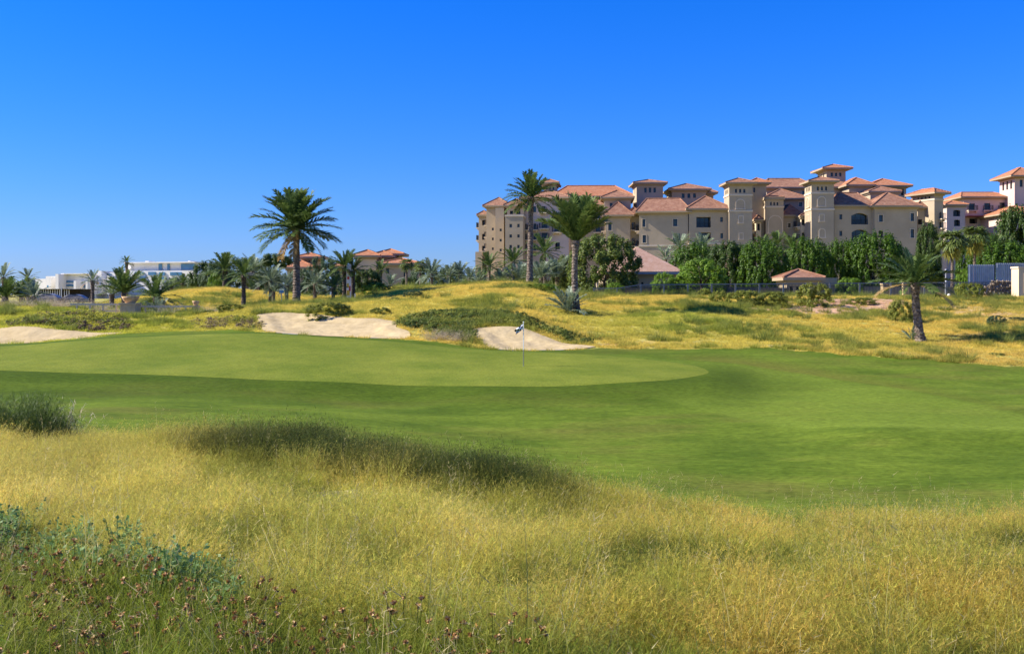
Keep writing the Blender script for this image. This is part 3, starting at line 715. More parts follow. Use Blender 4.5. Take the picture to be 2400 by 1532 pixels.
def trunk_mesh(name, mat, p0, p1, r0, r1, bend, seed, n=12, boot=True):
    """tapered palm trunk with a criss-cross of old leaf bases; local to p0"""
    r = np.random.default_rng(seed); p0 = Vector(p0); p1 = Vector(p1); H = (p1 - p0).length
    rings = max(14, int(H / .11)); V = []; F = []
    for i in range(rings + 1):
        s = i / rings; c = (p1 - p0) * s + Vector((bend * math.sin(s * math.pi), 0, 0))
        rad = r0 + (r1 - r0) * s + r0 * .35 * math.exp(-s * H / .5)
        if boot: rad += r1 * .45 * math.exp(-((s - .965) * H / .45) ** 2)
        for j in range(n):
            t = 2 * math.pi * (j + .5 * (i % 2)) / n
            k = rad * (1 + (.05 if (i % 2) else -.04) + r.normal(0, .04))
            V.append((c.x + k * math.cos(t), c.y + k * math.sin(t), c.z))
    for i in range(rings):
        for j in range(n):
            a = i * n + j; b2 = i * n + (j + 1) % n; c2 = (i + 1) * n + (j + 1) % n; d2 = (i + 1) * n + j
            F.append((a, b2, c2, d2))
    F.append(tuple(rings * n + j for j in range(n)))
    me = bpy.data.meshes.new(name); me.from_pydata(V, [], F); me.materials.append(mat)
    me.update(); return me

def el_idx(e): return int(np.argmin([abs(e - q) for q in ELS]))
def merged(meshes, mats, name):
    """list of (mesh, matrix) -> one mesh"""
    V = []; F = []
    for me, mx in meshes:
        co = np.empty(len(me.vertices) * 3, np.float32); me.vertices.foreach_get('co', co); co = co.reshape(-1, 3)
        M = np.array(mx); b = sum(len(v) for v in V); V.append(co @ M[:3, :3].T + M[:3, 3])
        F += [tuple(b + i for i in p.vertices) for p in me.polygons]
    me = bpy.data.meshes.new(name); me.from_pydata(np.concatenate(V).tolist(), [], F)
    for m in mats: me.materials.append(m)
    me.update(); return me

def palm(label, u, Y, v_top, L_px, n, style='date', key='green', name='date_palm', cat='palm tree', r0=None, r1=None, bend=0, lean=0, dead=0, seed=None, merge=None, bark=M_BARK, group=None, lift=0, frond_label=None):
    """palm at bearing u and depth Y; v_top photo row of the trunk head (None: no trunk); L_px frond length in photo px"""
    seed = seed if seed is not None else int(u * 13 + Y)
    r = random.Random(seed)
    x, y = PX(u, Y), Y; z = gz(x, y)
    root = empty(name, (x, y, z - .05), label, cat, group)
    L = L_px / FPX * Y
    if v_top is not None:
        zt = PZ(v_top, Y); H = zt - z
        r0 = r0 or .22; r1 = r1 or r0 * .72
        link('trunk', trunk_mesh('trunk', bark, (0, 0, 0), (lean, 0, H), r0, r1, bend, seed), root)
        head = Vector((lean, 0, H)); hr = r1
    else:
        head = Vector((0, 0, .12)); hr = .12
    if style == 'full': els = lambda t: 90 - 112 * t ** 1.12
    elif style == 'upright': els = lambda t: 90 - 52 * t ** 1.25
    elif style == 'arch': els = lambda t: 82 - 92 * t
    elif style == 'low': els = lambda t: 82 - 66 * t
    elif style == 'fan': els = lambda t: 84 - 128 * t
    else: els = lambda t: 87 - 112 * t
    lib = FANS if style == 'fan' else FRONDS
    use_merge = merge if merge is not None else (L_px < 26)
    acc = []
    for i in range(n):
        t = (i + .5) / n; e = els(t) + r.uniform(-6, 6)
        az = i * 2.39996 + r.uniform(-.25, .25)
        k2 = key
        if i >= n - dead: k2 = 'dead'
        if style == 'full' and i >= n - dead: e = -40
        if style == 'fan' and i >= n - dead: e = -60
        me = lib[k2 if k2 in lib else 'green'][el_idx(e)][r.randrange(2)]
        sc = L * r.uniform(.86, 1.08) * (.82 if t < .12 else 1)
        off = Vector((math.cos(az) * hr * .6, math.sin(az) * hr * .6, .18 * hr - t * hr * .9))
        rot = (r.uniform(-.25, .25), 0, az)
        if use_merge:
            from mathutils import Euler
            acc.append((me, Matrix.Translation(head + off) @ Euler(rot).to_matrix().to_4x4() @ Matrix.Scale(sc, 4)))
        else:
            o = link('frond', me, root, head + off, rot, (sc, sc, sc))
            if k2 == 'dead' and key != 'dead': o['label'] = 'dry brown drooping frond'
    if use_merge:
        link('crown', merged(acc, [lib[key if key in lib else 'green'][0][0].materials[0]], 'crown'), root)
    return root

# the four tall palms of the middle distance
palm('tall thick date palm with a full round crown and hanging dead fronds', 695, 85, 533, 96, 92, 'full', r0=.33, r1=.25, dead=3, seed=5)
palm('slim tall date palm with narrow spreading crown on the grassy crest', 1241, 88, 460, 64, 50, 'full', r0=.27, r1=.20, lean=.15, seed=11)
palm('bushy headed date palm with upright fronds and a pup at its foot', 1352, 72, 562, 106, 62, 'upright', r0=.25, r1=.2, bend=-.12, lean=-.08, seed=12)
palm('date palm with sparse arching fronds on the slope before the metal fence', 2158, 60, 660, 90, 40, 'arch', r0=.27, r1=.19, lean=-.36, bend=-.06, dead=2, seed=14)
# pup at the foot of the third palm
palm('spiky grey green palm pup sprouting at the bushy palm trunk foot', 1332, 71.3, None, 62, 22, 'low', 'grey', 'palm_pup', 'palm shoot', seed=15)
palm('small clump of low fronds at the right slope palm foot', 2138, 60.4, None, 34, 14, 'low', 'grey', 'palm_pup', 'palm shoot', seed=16)
# nearer palms of the left half
G = 'palms among the garden trees'
palm('taller of two slim dark palms standing close together by the tall sign', 807, 92, 622, 44, 34, 'date', r0=.19, r1=.16, bark=M_BARKD)
palm('shorter of two slim dark palms standing close together by the tall sign', 827, 92.6, 632, 40, 30, 'date', r0=.2, r1=.17, bark=M_BARKD)
palm('dark trunked palm standing alone beside the golden hillock', 571, 82, 642, 46, 34, 'date', r0=.18, r1=.15, bark=M_BARKD)
palm('large headed palm rising behind the golden hillock', 527, 110, 630, 48, 38, 'date', r0=.26, r1=.2, bark=M_BARKD)
palm('pale fronded palm behind the dark lone palm', 592, 128, 634, 44, 32, 'date', 'grey', r0=.24, r1=.2)
palm('loose headed palm just left of the thick tall palm', 634, 88, 656, 42, 28, 'date', 'grey', r0=.16, r1=.13, bark=M_BARKD)
palm('short young palm at the foot of the flat topped tree', 641, 87, 682, 20, 18, 'date', 'grey', r0=.13, r1=.11)
palm('grey green low palm hiding behind the thick tall palm trunk', 672, 90, 668, 38, 26, 'date', 'grey', r0=.15, r1=.13)
palm('small young palm with a short dark stem left of the paired palms', 781, 86, 672, 34, 24, 'date', r0=.15, r1=.12, bark=M_BARKD)
palm('feathery low palm right of the thick tall palm trunk', 738, 97, 664, 38, 26, 'date', 'grey', r0=.16, r1=.13)
palm('small palm with one drooping dry frond before the white building', 217, 85, 655, 30, 22, 'date', 'grey', r0=.16, r1=.13, dead=3)
palm('very tall thin palm with a small head before the white building', 297, 220, 613, 18, 24, 'date', r0=.34, r1=.28)
palm('small headed palm above the bushes by the far left edge', 65, 110, 650, 28, 24, 'date', 'grey', r0=.2, r1=.16, dead=3)
palm('leftmost palm with a rounded head cut by the photo edge', 8, 104, 648, 34, 26, 'date', 'grey', r0=.2, r1=.16)
palm('big trunkless palm clump with grey fronds at the far left edge', 12, 83, 695, 56, 30, 'low', 'green', 'low_palm', 'palm')
palm('trunkless dark palm clump second from the far left edge', 52, 85, 696, 50, 28, 'low', 'green', 'low_palm', 'palm')
palm('trunkless palm clump leaning towards the dark low pavilion', 78, 82, 692, 40, 22, 'low', 'grey', 'low_palm', 'palm')
palm('dense low palm with upright fronds behind the large stone planter', 290, 90, 684, 62, 32, 'low', 'green', 'low_palm', 'palm')
palm('low palm with arching fronds left of the large stone planter', 262, 92, 688, 40, 22, 'low', 'grey', 'low_palm', 'palm')
palm('stout young palm with pale fronds between the two stone planters', 366, 78, 694, 58, 34, 'date', 'green', r0=.22, r1=.18, bark=M_BARKD)
palm('pale grey palm pup under the stout young palm by the bridge rail', 372, 75.6, None, 42, 20, 'low', 'grey', 'palm_pup', 'palm shoot')
far_row = [(402, 668, 24, 'left end'), (428, 662, 26, ''), (452, 660, 26, ''), (478, 658, 26, 'right end')]
for i, (u, vt, lp, q) in enumerate(far_row):
    palm(['leftmost palm of the distant row below the white building', 'second palm from the left in the distant row below the white building',
          'third palm from the left in the distant row below the white building', 'rightmost palm of the distant row below the white building'][i],
         u, 140 + i * 1.5, vt, lp, 26, 'date', 'green' if i % 2 else 'grey', r0=.22, r1=.18, group='distant palm row below the white building')
# villa garden
palm('fan palm with a dark round head before the tan villa wall', 953, 125, 618, 22, 30, 'fan', 'green', 'fan_palm', 'palm tree', r0=.16, r1=.13, merge=False)
palm('smaller fan palm right of the villa turret', 985, 127, 622, 20, 28, 'fan', 'green', 'fan_palm', 'palm tree', r0=.16, r1=.13, merge=False)
palm('feathery palm right of the smaller villa fan palm', 1012, 120, 640, 40, 30, 'date', 'grey', r0=.18, r1=.15)
palm('slender palm before the turreted villa wall', 893, 118, 632, 28, 24, 'date', 'green', r0=.14, r1=.12, bark=M_BARKD)
palm('low palm with long fronds before the tan villa wall', 914, 112, 668, 32, 24, 'date', 'grey', r0=.14, r1=.12)
palm('left palm of the silvery trio right of the villa', 1052, 125, 645, 34, 28, 'date', 'grey', r0=.2, r1=.17)
palm('middle palm of the silvery trio right of the villa', 1078, 126, 640, 34, 28, 'date', 'grey', r0=.2, r1=.17)
palm('right palm of the silvery trio right of the villa', 1100, 123, 650, 30, 26, 'date', 'grey', r0=.2, r1=.17)
# foot of the left hotel wing
palm('small palm with an orange tinted stem at the hotel left corner', 1147, 105, 622, 38, 30, 'date', 'green', r0=.15, r1=.12)
palm('silver low palm beside the orange stemmed small palm', 1172, 104, 658, 34, 22, 'low', 'grey', 'low_palm', 'palm')
palm('silver low palm half hidden under the hotel left corner', 1122, 106, 656, 30, 20, 'low', 'grey', 'low_palm', 'palm')
palm('full headed palm left of the slim tall palm trunk', 1203, 112, 612, 42, 30, 'date', 'green', r0=.2, r1=.17)
palm('grey palm thicket left of the slim tall palm trunk', 1214, 104, 656, 46, 28, 'low', 'grey', 'low_palm', 'palm')
palm('tall headed palm right of the slim tall palm trunk', 1276, 114, 590, 46, 30, 'date', 'green', r0=.2, r1=.17)
palm('grey palm thicket right of the slim tall palm trunk', 1268, 102, 650, 48, 30, 'low', 'grey', 'low_palm', 'palm')
palm('silvery palm between the slim palm and the bushy headed palm', 1306, 104, 648, 52, 30, 'low', 'grey', 'low_palm', 'palm')
# before the middle and right hotel blocks
palm('left one of two grey palms before the hotel loggia', 1592, 150, 578, 38, 30, 'date', 'grey', r0=.22, r1=.19)
palm('right one of two grey palms before the hotel loggia', 1645, 151, 584, 42, 32, 'date', 'grey', r0=.22, r1=.19)
palm('small grey palm above the hip roofed pool house', 1560, 148, 604, 32, 24, 'date', 'grey', r0=.2, r1=.17)
palm('left palm of the shaded trio between the two hotel towers', 1790, 160, 578, 34, 26, 'date', 'green', r0=.22, r1=.19)
palm('middle palm of the shaded trio between the two hotel towers', 1822, 162, 574, 38, 28, 'date', 'green', r0=.22, r1=.19)
palm('right palm of the shaded trio between the two hotel towers', 1856, 158, 580, 36, 26, 'date', 'green', r0=.22, r1=.19)
palm('left fan palm with a yellow skirt of dry leaves', 2232, 105, 566, 44, 46, 'fan', 'green', 'fan_palm', 'palm tree', r0=.17, r1=.13, dead=9, merge=False)
palm('right fan palm with a yellow skirt of dry leaves', 2284, 107, 556, 42, 44, 'fan', 'green', 'fan_palm', 'palm tree', r0=.18, r1=.13, dead=8, merge=False)
palm('feathery palm above the corrugated hoarding', 2330, 118, 582, 40, 28, 'date', 'green', r0=.2, r1=.17)

# ---------------------------------------------------------------- broadleaf trees and shrubs
def crown_mesh(name, mat, seed, n, leaf, shape='round', vert=1.0, core=.55, lump=.16, nclump=70):
    """foliage of many leaf sized faces in clumps over a unit crown (radius 1, z from -1 to 1)"""
    r = np.random.default_rng(seed)
    d = r.normal(size=(nclump, 3)); d /= np.linalg.norm(d, axis=1)[:, None]
    rad = core + (1 - core) * r.random(nclump) ** .45
    c = d * rad[:, None]
    if shape == 'cone': c[:, :2] *= (.62 + .38 * sstep(1, -.4, c[:, 2]))[:, None]
    if shape == 'dome':
        z = -.95 + 1.8 * r.random(nclump) ** .9; th = r.random(nclump) * 2 * math.pi
        pf = np.sqrt(np.clip(1 - np.clip((z + .2) / 1.07, 0, 1) ** 2.7, 0, 1)) * (.84 + .16 * sstep(-1, -.3, z)) + .04
        q = pf * (core + (1 - core) * r.random(nclump) ** .5) * np.where(r.random(nclump) < .16, r.random(nclump), 1)
        c = np.column_stack([q * np.cos(th), q * np.sin(th), z])
    if shape == 'flat': c[:, 2] *= .55; c[:, 2] += .25
    ci = r.integers(0, nclump, n)
    o = r.normal(size=(n, 3)); o /= np.linalg.norm(o, axis=1)[:, None]; o *= (r.random(n) ** .5)[:, None]
    p = c[ci] + o * lump * np.array([1, 1, 1.0 + vert])
    nr = o + .45 * p / (np.linalg.norm(p, axis=1)[:, None] + .01) + r.normal(0, .35, (n, 3)) + np.array([0, 0, .25]); nr /= np.linalg.norm(nr, axis=1)[:, None]
    a = np.cross(nr, r.normal(size=(n, 3))); a /= np.linalg.norm(a, axis=1)[:, None] + 1e-9; b = np.cross(nr, a)
    s = leaf * r.uniform(.6, 1.3, n)[:, None]
    V = np.stack([p - a * s, p + b * s * .5, p + a * s, p - b * s * .5], 1).reshape(-1, 3)
    F = np.arange(n * 4).reshape(-1, 4)
    return np_mesh(name, V, F, mat)

M_LEAF = leaf_mat('leaf_green', [(.030, .075, .005), (.06, .125, .008), (.115, .20, .012)], .36, rough=.5)
M_LEAFD = leaf_mat('leaf_dark', [(.024, .052, .006), (.045, .085, .010), (.08, .125, .016)], .3, rough=.5)
M_LEAFB = leaf_mat('leaf_bright', [(.09, .17, .012), (.14, .25, .018), (.22, .33, .03)], .4, rough=.5)
M_LEAFO = leaf_mat('leaf_olive', [(.09, .12, .016), (.18, .21, .026), (.32, .32, .05)], .35)
M_LEAFG = leaf_mat('leaf_blue_green', [(.04, .075, .03), (.07, .115, .045), (.11, .16, .065)], .3)
M_LEAFR = leaf_mat('leaf_olive_red', [(.045, .075, .012), (.08, .12, .018), (.14, .19, .026), (.17, .19, .035)], .35)
M_WOOD = simple_mat('tree_wood', [(.06, .045, .03), (.14, .11, .08)], 8, .95, bump=.4)
CR = {
    'column': [crown_mesh('crown', M_LEAF, 700 + i, 24000, .038, 'dome', 1.8, .84, .095, 300) for i in range(3)],
    'dark': [crown_mesh('crown', M_LEAFD, 710 + i, 18000, .042, 'dome', .7, .74, .14, 150) for i in range(2)],
    'mixed': [crown_mesh('crown', M_LEAFR, 720 + i, 20000, .040, 'dome', .4, .74, .14, 160) for i in range(2)],
    'light': [crown_mesh('crown', M_LEAFB, 730 + i, 12000, .045, 'dome', .3, .66, .15, 120) for i in range(2)],
    'olive': [crown_mesh('crown', M_LEAFO, 740 + i, 8000, .05, 'dome', .5, .6, .16, 90) for i in range(3)],
    'bluegreen': [crown_mesh('crown', M_LEAFG, 750 + i, 12000, .043, 'dome', .3, .66, .15, 120) for i in range(2)],
    'flat': [crown_mesh('crown', M_LEAFD, 760, 6000, .055, 'flat', .0, .4, .2, 70)],
}
def trunk_limbs(h, r, seed, spread):
    m = MB(); q = random.Random(seed)
    m.tube([(0, 0, -.2), (q.uniform(-.1, .1), 0, h * .5), (q.uniform(-.2, .2), q.uniform(-.2, .2), h)], [r * 1.25, r * .85, r * .6], 8)
    for i in range(6):
        a = i * 1.05 + q.uniform(-.3, .3); z0 = h * q.uniform(.55, .95)
        m.tube([(0, 0, z0), (math.cos(a) * spread * .35, math.sin(a) * spread * .35, z0 + spread * .4), (math.cos(a) * spread * .75, math.sin(a) * spread * .75, z0 + spread * q.uniform(.6, 1.0))], [r * .5, r * .32, r * .1], 5)
    return m.mesh('trunk', M_WOOD, smooth=True)
def tree(label, u0, u1, v0, Y, kind, name='broadleaf_tree', cat='tree', vb=None, depth=1.0, group=None, i=0, trunk=True, foliage='crown'):
    """crown spans bearings u0..u1 and tops out at row v0; vb row of its lower edge (default: the ground)"""
    uc = (u0 + u1) / 2; x = PX(uc, Y); z = gz(x, Y); R = (u1 - u0) / 2 / FPX * Y
    zt = PZ(v0, Y); zb = z - .1 if vb is None else PZ(vb, Y)
    root = empty(name, (x, Y, z), label, cat, group)
    if trunk: link('trunk', trunk_limbs(max(.4, (zt - z) * .45), max(.06, R * .05), int(u0), R), root)
    me = CR[kind][i % len(CR[kind])]
    hz = (zt - zb) / 2
    if kind != 'flat': sc = (R * 1.05, R * 1.05 * depth, hz * 1.0)
    else: sc = (R * .93, R * .93, hz)
    link(foliage, me, root, (0, 0, (zb + zt) / 2 - z), (0, 0, int(u0) % 7), sc)
    return root
tree('large dark rounded tree beside the hip roofed pool house', 1340, 1492, 546, 100, 'mixed')
tree('broad low bright leaf tree in front of the dark hedge trees', 1588, 1700, 606, 96, 'light', trunk=True)
tree('pale small leafy bush tree before the pool house wall', 1530, 1584, 636, 95, 'light', i=1)
tree('green tree rising behind the pool house roof end', 1572, 1690, 568, 120, 'column', i=0)
tree('dense dark green tree between the pool house and the kiosk, left half', 1655, 1758, 566, 112, 'dark')
tree('dense dark green tree between the pool house and the kiosk, right half', 1728, 1844, 562, 110, 'column', i=1)
tree('rounded dense tree behind the small kiosk roof', 1846, 1944, 556, 113, 'column', i=2)
tree('narrow dense tree right of the one behind the kiosk', 1925, 2014, 562, 116, 'column', i=0)
tree('tall dense tree below the arched hotel windows', 1985, 2112, 542, 114, 'column', i=1)
tree('dark cypress like tree in the shaded hotel corner', 2148, 2202, 520, 150, 'dark', i=1)
tree('tall dark tree at the far right edge above the hoarding', 2330, 2440, 482, 128, 'dark')
tree('dark tree between the fan palms and the far right edge', 2250, 2352, 548, 124, 'column', i=2)
tree('mid green tree low behind the corrugated hoarding', 2290, 2420, 566, 116, 'column', i=0)
tree('dark green tree behind the sparse slope palm', 2085, 2200, 600, 122, 'dark')
tree('dark flat topped spreading tree left of the thick tall palm', 604, 690, 588, 130, 'flat', vb=650)
tree('broad blue green tree between the villa and the thick tall palm', 716, 796, 598, 115, 'bluegreen')
tree('dark leafy tree before the turreted villa', 824, 892, 630, 110, 'dark')
tree('yellow green tree at the left end of the hillock trees', 488, 520, 640, 122, 'light')
tree('dark leafy tree behind the hillock top', 470, 545, 622, 132, 'bluegreen', i=1)
tree('dark bushy tree under the silvery palm trio', 1010, 1120, 640, 130, 'dark', i=1)
tree('leafy tree left of the large dark rounded tree', 1296, 1352, 596, 106, 'mixed', i=1)
tree('dark leafy tree below the distant palm row', 385, 500, 652, 150, 'bluegreen')
tree('dark broad tree behind the loose headed palm', 590, 660, 632, 118, 'bluegreen', i=1)

def shrub(label, u0, u1, v0, Y, kind, i=0, depth=1.0, name='shrub', vb=None):
    return tree(label, u0, u1, v0, Y, kind, name, 'shrub', vb, depth, None, i, False, 'foliage')
mass = [(378, 462, 648, 145, 'bluegreen', 'dark leafy tree filling the gap under the distant palm row'), (446, 530, 612, 138, 'dark', 'tall dark tree left of the large headed palm'),
        (510, 602, 600, 141, 'bluegreen', 'grey green tree between the large headed palm and the pale palm'), (572, 642, 606, 136, 'dark', 'dark tree behind the pale fronded palm'),
        (676, 740, 628, 121, 'bluegreen', 'low grey green tree directly behind the thick palm trunk'), (796, 852, 642, 123, 'dark', 'dark tree behind the paired slim palms'),
        (930, 990, 650, 132, 'dark', 'low dark tree at the tan villa wall foot'), (960, 1034, 618, 136, 'bluegreen', 'grey green tree behind the feathery palm right of the villa'),
        (1020, 1092, 622, 139, 'dark', 'tall dark tree in the silvery palm trio'), (1080, 1132, 642, 134, 'bluegreen', 'grey green tree at the open gap left of the hotel'),
        (1128, 1226, 634, 117, 'bluegreen', 'wide grey green thicket tree under the hotel left wing'), (1216, 1330, 622, 119, 'mixed', 'wide olive thicket tree behind the slim tall palm')]
for q, (ua, ub, v0, Y, kd, lab) in enumerate(mass): tree(lab, ua, ub, v0, Y, kd, i=q)
shrub('round bright green bush in front of the turreted villa', 849, 912, 662, 92, 'light')
shrub('wide dark stemmed bush hanging over the middle bunker', 708, 838, 706, 65.6, 'olive', 0, .5, vb=756)
shrub('small bush at the right end of the middle bunker bank', 868, 914, 720, 66, 'olive', 1)
shrub('bright green bush at the slim tall palm foot', 1212, 1322, 664, 84, 'light', 1, .6)
shrub('low green bush left of the slim tall palm foot', 1160, 1224, 662, 86.5, 'olive', 2, .6)
shrub('small lime bush behind the fence under the large dark tree', 1420, 1464, 662, 93.5, 'light')
shrub('lime clipped bush behind the fence right of the kiosk', 1962, 2022, 648, 97, 'light', 1)
shrub('bright bush at the left end of the corrugated hoarding', 2242, 2276, 630, 97, 'light')
shrub('small olive bush, leftmost of the row before the fence', 1637, 1668, 676, 86, 'olive', 0)
shrub('brown based bush second from left in the row before the fence', 1664, 1712, 680, 79, 'olive', 1)
shrub('broad green bush third from left in the row before the fence', 1708, 1790, 678, 77.5, 'olive', 2)
shrub('bush fourth from left in the row before the fence', 1780, 1844, 682, 77.5, 'olive', 0)
shrub('tall rounded bush before the kiosk', 1872, 1948, 662, 78, 'olive', 1)
shrub('low green bush above the bare reddish bank', 1995, 2050, 696, 80, 'olive', 2)
shrub('small dark bush left of the sparse slope palm', 2084, 2136, 700, 70, 'olive', 0)
shrub('feathery pale bush before the dry stone pile', 2240, 2304, 662, 83, 'olive', 1)
shrub('dark scrubby bush low on the right hand bank', 2300, 2372, 738, 66, 'bluegreen', 0, .5)
shrub('second dark scrubby bush touching the photo right edge', 2362, 2430, 742, 67, 'bluegreen', 1, .5)
shrub('small green tuft bush near the right edge of the fairway', 2318, 2352, 826, 52.5, 'olive', 2)
shrub('dark bush on the small golden rise, left one', 945, 990, 680, 80, 'bluegreen', 0, .6)
shrub('dark bush on the small golden rise, right one', 985, 1030, 676, 83, 'bluegreen', 1, .6)
shrub('dark low bush at the foot of the small golden rise', 905, 945, 696, 77, 'bluegreen', 0, .6)
shrub('grassy green bush below the dark lone palm', 508, 572, 712, 69, 'olive', 1, .7)
shrub('low green bush right of the small stone planter', 468, 510, 726, 70, 'olive', 2, .7)
shrub('green bush at the middle bunker left edge', 560, 606, 744, 64.5, 'olive', 0, .7)

# heath patches (ground cover nobody could count): leaf sprays
M_COVER = leaf_mat('ground_cover_leaves', None, .35, attr='tint', rough=.6)
cover_protos = [crown_mesh('cover_spray', M_COVER, 800 + i, 150, .16, 'dome', .2, .3, .3, 12) for i in range(3)]
def cover(name, outline, n, cols, size, label, seed):
    P = closed_curve(outline, 80); r = np.random.default_rng(seed)
    lo = P.min(0); hi = P.max(0); q = lo + r.random((n * 3, 2)) * (hi - lo)
    q = q[inside(P, q[:, 0], q[:, 1])][:n]
    nn = fbm(q[:, 0], q[:, 1], 1.4, 3, 71)
    q = q[nn > .3]; nn = nn[nn > .3]; k = len(q)
    c = np.asarray(cols)[np.clip((nn * 1.6 - .3 + r.normal(0, .12, k)) * len(cols), 0, len(cols) - 1).astype(int)] * r.uniform(.75, 1.25, (k, 1))
    z = ground_z(q[:, 0], q[:, 1])
    scatter(name, np.column_stack([q, z + .05]), r.random(k) * 6.28, np.stack([size * r.uniform(.7, 1.4, k)] * 2 + [size * r.uniform(.5, 1.0, k)], 1), c, c * .92, r.integers(0, 3, k), cover_protos, None, label)
cover('creeper_cover', [(930, 61.8), (958, 60.2), (1010, 58.5), (1060, 57.5), (1110, 57.5), (1112, 60.2), (1165, 60.6), (1230, 60.4), (1300, 59.2), (1360, 57.4), (1390, 57.4), (1330, 60.8), (1240, 63.2), (1140, 66), (1040, 66.5), (960, 64.5)], 1100,
      [(.065, .095, .018), (.10, .14, .022), (.17, .21, .03), (.28, .29, .05)], .30, 'dark green creeping scrub hanging over the right bunker bank', 1)
cover('heath_cover', [(20, 63.6), (110, 63.2), (200, 62.8), (270, 62.6), (310, 64.5), (285, 68.5), (225, 70.5), (150, 68.5), (80, 68), (30, 66.5)], 420,
      [(.13, .085, .055), (.20, .14, .08), (.17, .20, .035), (.34, .34, .05), (.40, .38, .06)], .28, 'brown and green heath patch above the left bunker', 2)
cover('bank_cover', [(470, 62.5), (560, 61.6), (612, 60.8), (612, 63), (560, 65), (500, 66), (450, 65.5)], 130,
      [(.2, .15, .09), (.34, .28, .09), (.22, .25, .04)], .26, 'mixed dry scrub left of the middle bunker', 3)

# ---------------------------------------------------------------- near plants
M_BUSH = leaf_mat('fine_stems', [(.045, .075, .012), (.075, .12, .018), (.13, .17, .03)], .3)
M_STRAW = leaf_mat('dry_stalks', [(.55, .45, .30), (.68, .58, .42), (.45, .36, .22)], .35)
def stem_bush(name, label, cat, u, Y, n, rad, h, mat, spread, wid, seed):
    x = PX(u, Y); z = gz(x, Y)
    root = empty(name, (x, Y, z), label, cat)
    me = clump_mesh('stems', mat, seed, n, rad, h, wid, spread, .25, 4, 6, h * .16, .4)
    o = link('stems', me, root); o['kind'] = 'stuff'; return root
stem_bush('broom_bush', 'dark fine stemmed bush at the left edge of the near grass', 'bush', 30, 16.4, 2600, .44, .58, M_BUSH, .34, .009, 21)
stem_bush('broom_bush', 'smaller dark fine stemmed bush right beside the left edge bush', 'bush', 88, 16.2, 2000, .36, .48, M_BUSH, .38, .009, 22)
stem_bush('dry_grass_tuft', 'pale dry grass tuft with whitish stalks beside the dark bush', 'grass tuft', 152, 16.8, 110, .12, .58, M_STRAW, .5, .012, 23)
stem_bush('straw_tuft', 'arching straw coloured grass tuft among the brown flower heads', 'grass tuft', 400, 4.55, 22, .08, .46, leaf_mat('arching_straw', [(.5, .42, .12), (.62, .5, .16)], .4), .9, .005, 24)

M_PLUME = leaf_mat('beige_plumes', [(.45, .36, .24), (.58, .48, .34), (.35, .30, .14)], .4)
plume = [clump_mesh('plume_tuft', M_PLUME, 60 + i, 260, .5, .62, .012, .5, .6, 3, 6, .13, .4) for i in range(3)]
for k, (u, Y) in enumerate(((22, 74), (48, 75), (92, 74.5), (108, 76), (128, 75), (148, 74.2), (172, 75.4), (196, 74), (228, 74.6), (262, 73.4), (400, 70.2), (492, 71.5), (1010, 57.0), (1030, 57.4), (1056, 56.8), (1082, 57.0))):
    x = PX(u, Y); o = link('plume_tuft', plume[k % 3], None, (x, Y, gz(x, Y) - .03), (0, 0, k * 1.3), (1, 1, .9) if u < 700 else (.75, .75, .7))
    tag(o, 'beige feathery grass tuft on the far left mound crest' if u < 300 else ('beige feathery grass tuft beside the stone planters' if u < 700 else 'beige feathery grass tuft between the two right hand bunkers'), 'grass tuft',
        'feathery tufts on the left mound' if u < 300 else ('feathery tufts by the planters' if u < 700 else 'feathery tufts between the bunkers'))
# leafy plants with blue green leaves, lower left
M_BLUELEAF = leaf_mat('blue_green_leaves', [(.10, .19, .05), (.16, .27, .08), (.26, .37, .13)], .35)
def leafy_mesh(seed):
    r = np.random.default_rng(seed); V = []; F = []
    for s in range(7):
        a = r.uniform(0, 6.28); ln = r.uniform(.05, .35); h = r.uniform(.16, .29)
        top = np.array([math.cos(a) * ln * h, math.sin(a) * ln * h, h])
        b = len(V); w = .003; V += [(-w, 0, 0), (w, 0, 0), tuple(top + [w, 0, 0]), tuple(top - [w, 0, 0])]; F.append((b, b + 1, b + 2, b + 3))
        for i in range(16):
            t = .25 + .75 * i / 15; p = top * t; d = r.normal(size=3); d[2] = abs(d[2]) * .6; d /= np.linalg.norm(d)
            sd = np.cross(d, r.normal(size=3)); sd /= np.linalg.norm(sd); L = .025 * r.uniform(.7, 1.4)
            b = len(V); V += [tuple(p), tuple(p + d * L * .5 + sd * L * .3), tuple(p + d * L), tuple(p + d * L * .5 - sd * L * .3)]; F.append((b, b + 1, b + 2, b + 3))
    return np_mesh('leafy_plant', np.array(V), np.array(F), M_BLUELEAF)
leafy = [leafy_mesh(900 + i) for i in range(4)]
r_ = random.Random(4)
for k in range(150):
    t = r_.random(); u = -20 + 580 * t ** 1.35; Yp = float(np.interp(u, [0, 300, 560], [7.3, 6.3, 5.6])) + r_.gauss(-.12, .22 + .12 * (u < 250))
    if r_.random() < .3 and u < 200: Yp -= r_.uniform(0, .5)
    x = PX(u, Yp); s = r_.uniform(.9, 1.4)
    o = link('leafy_plant', leafy[k % 4], None, (x, Yp, gz(x, Yp)), (0, 0, r_.random() * 6.28), (s, s, s))
    tag(o, 'small blue green leafy plant in the lower left grass', 'plant', 'blue green leafy plants in the lower left grass')

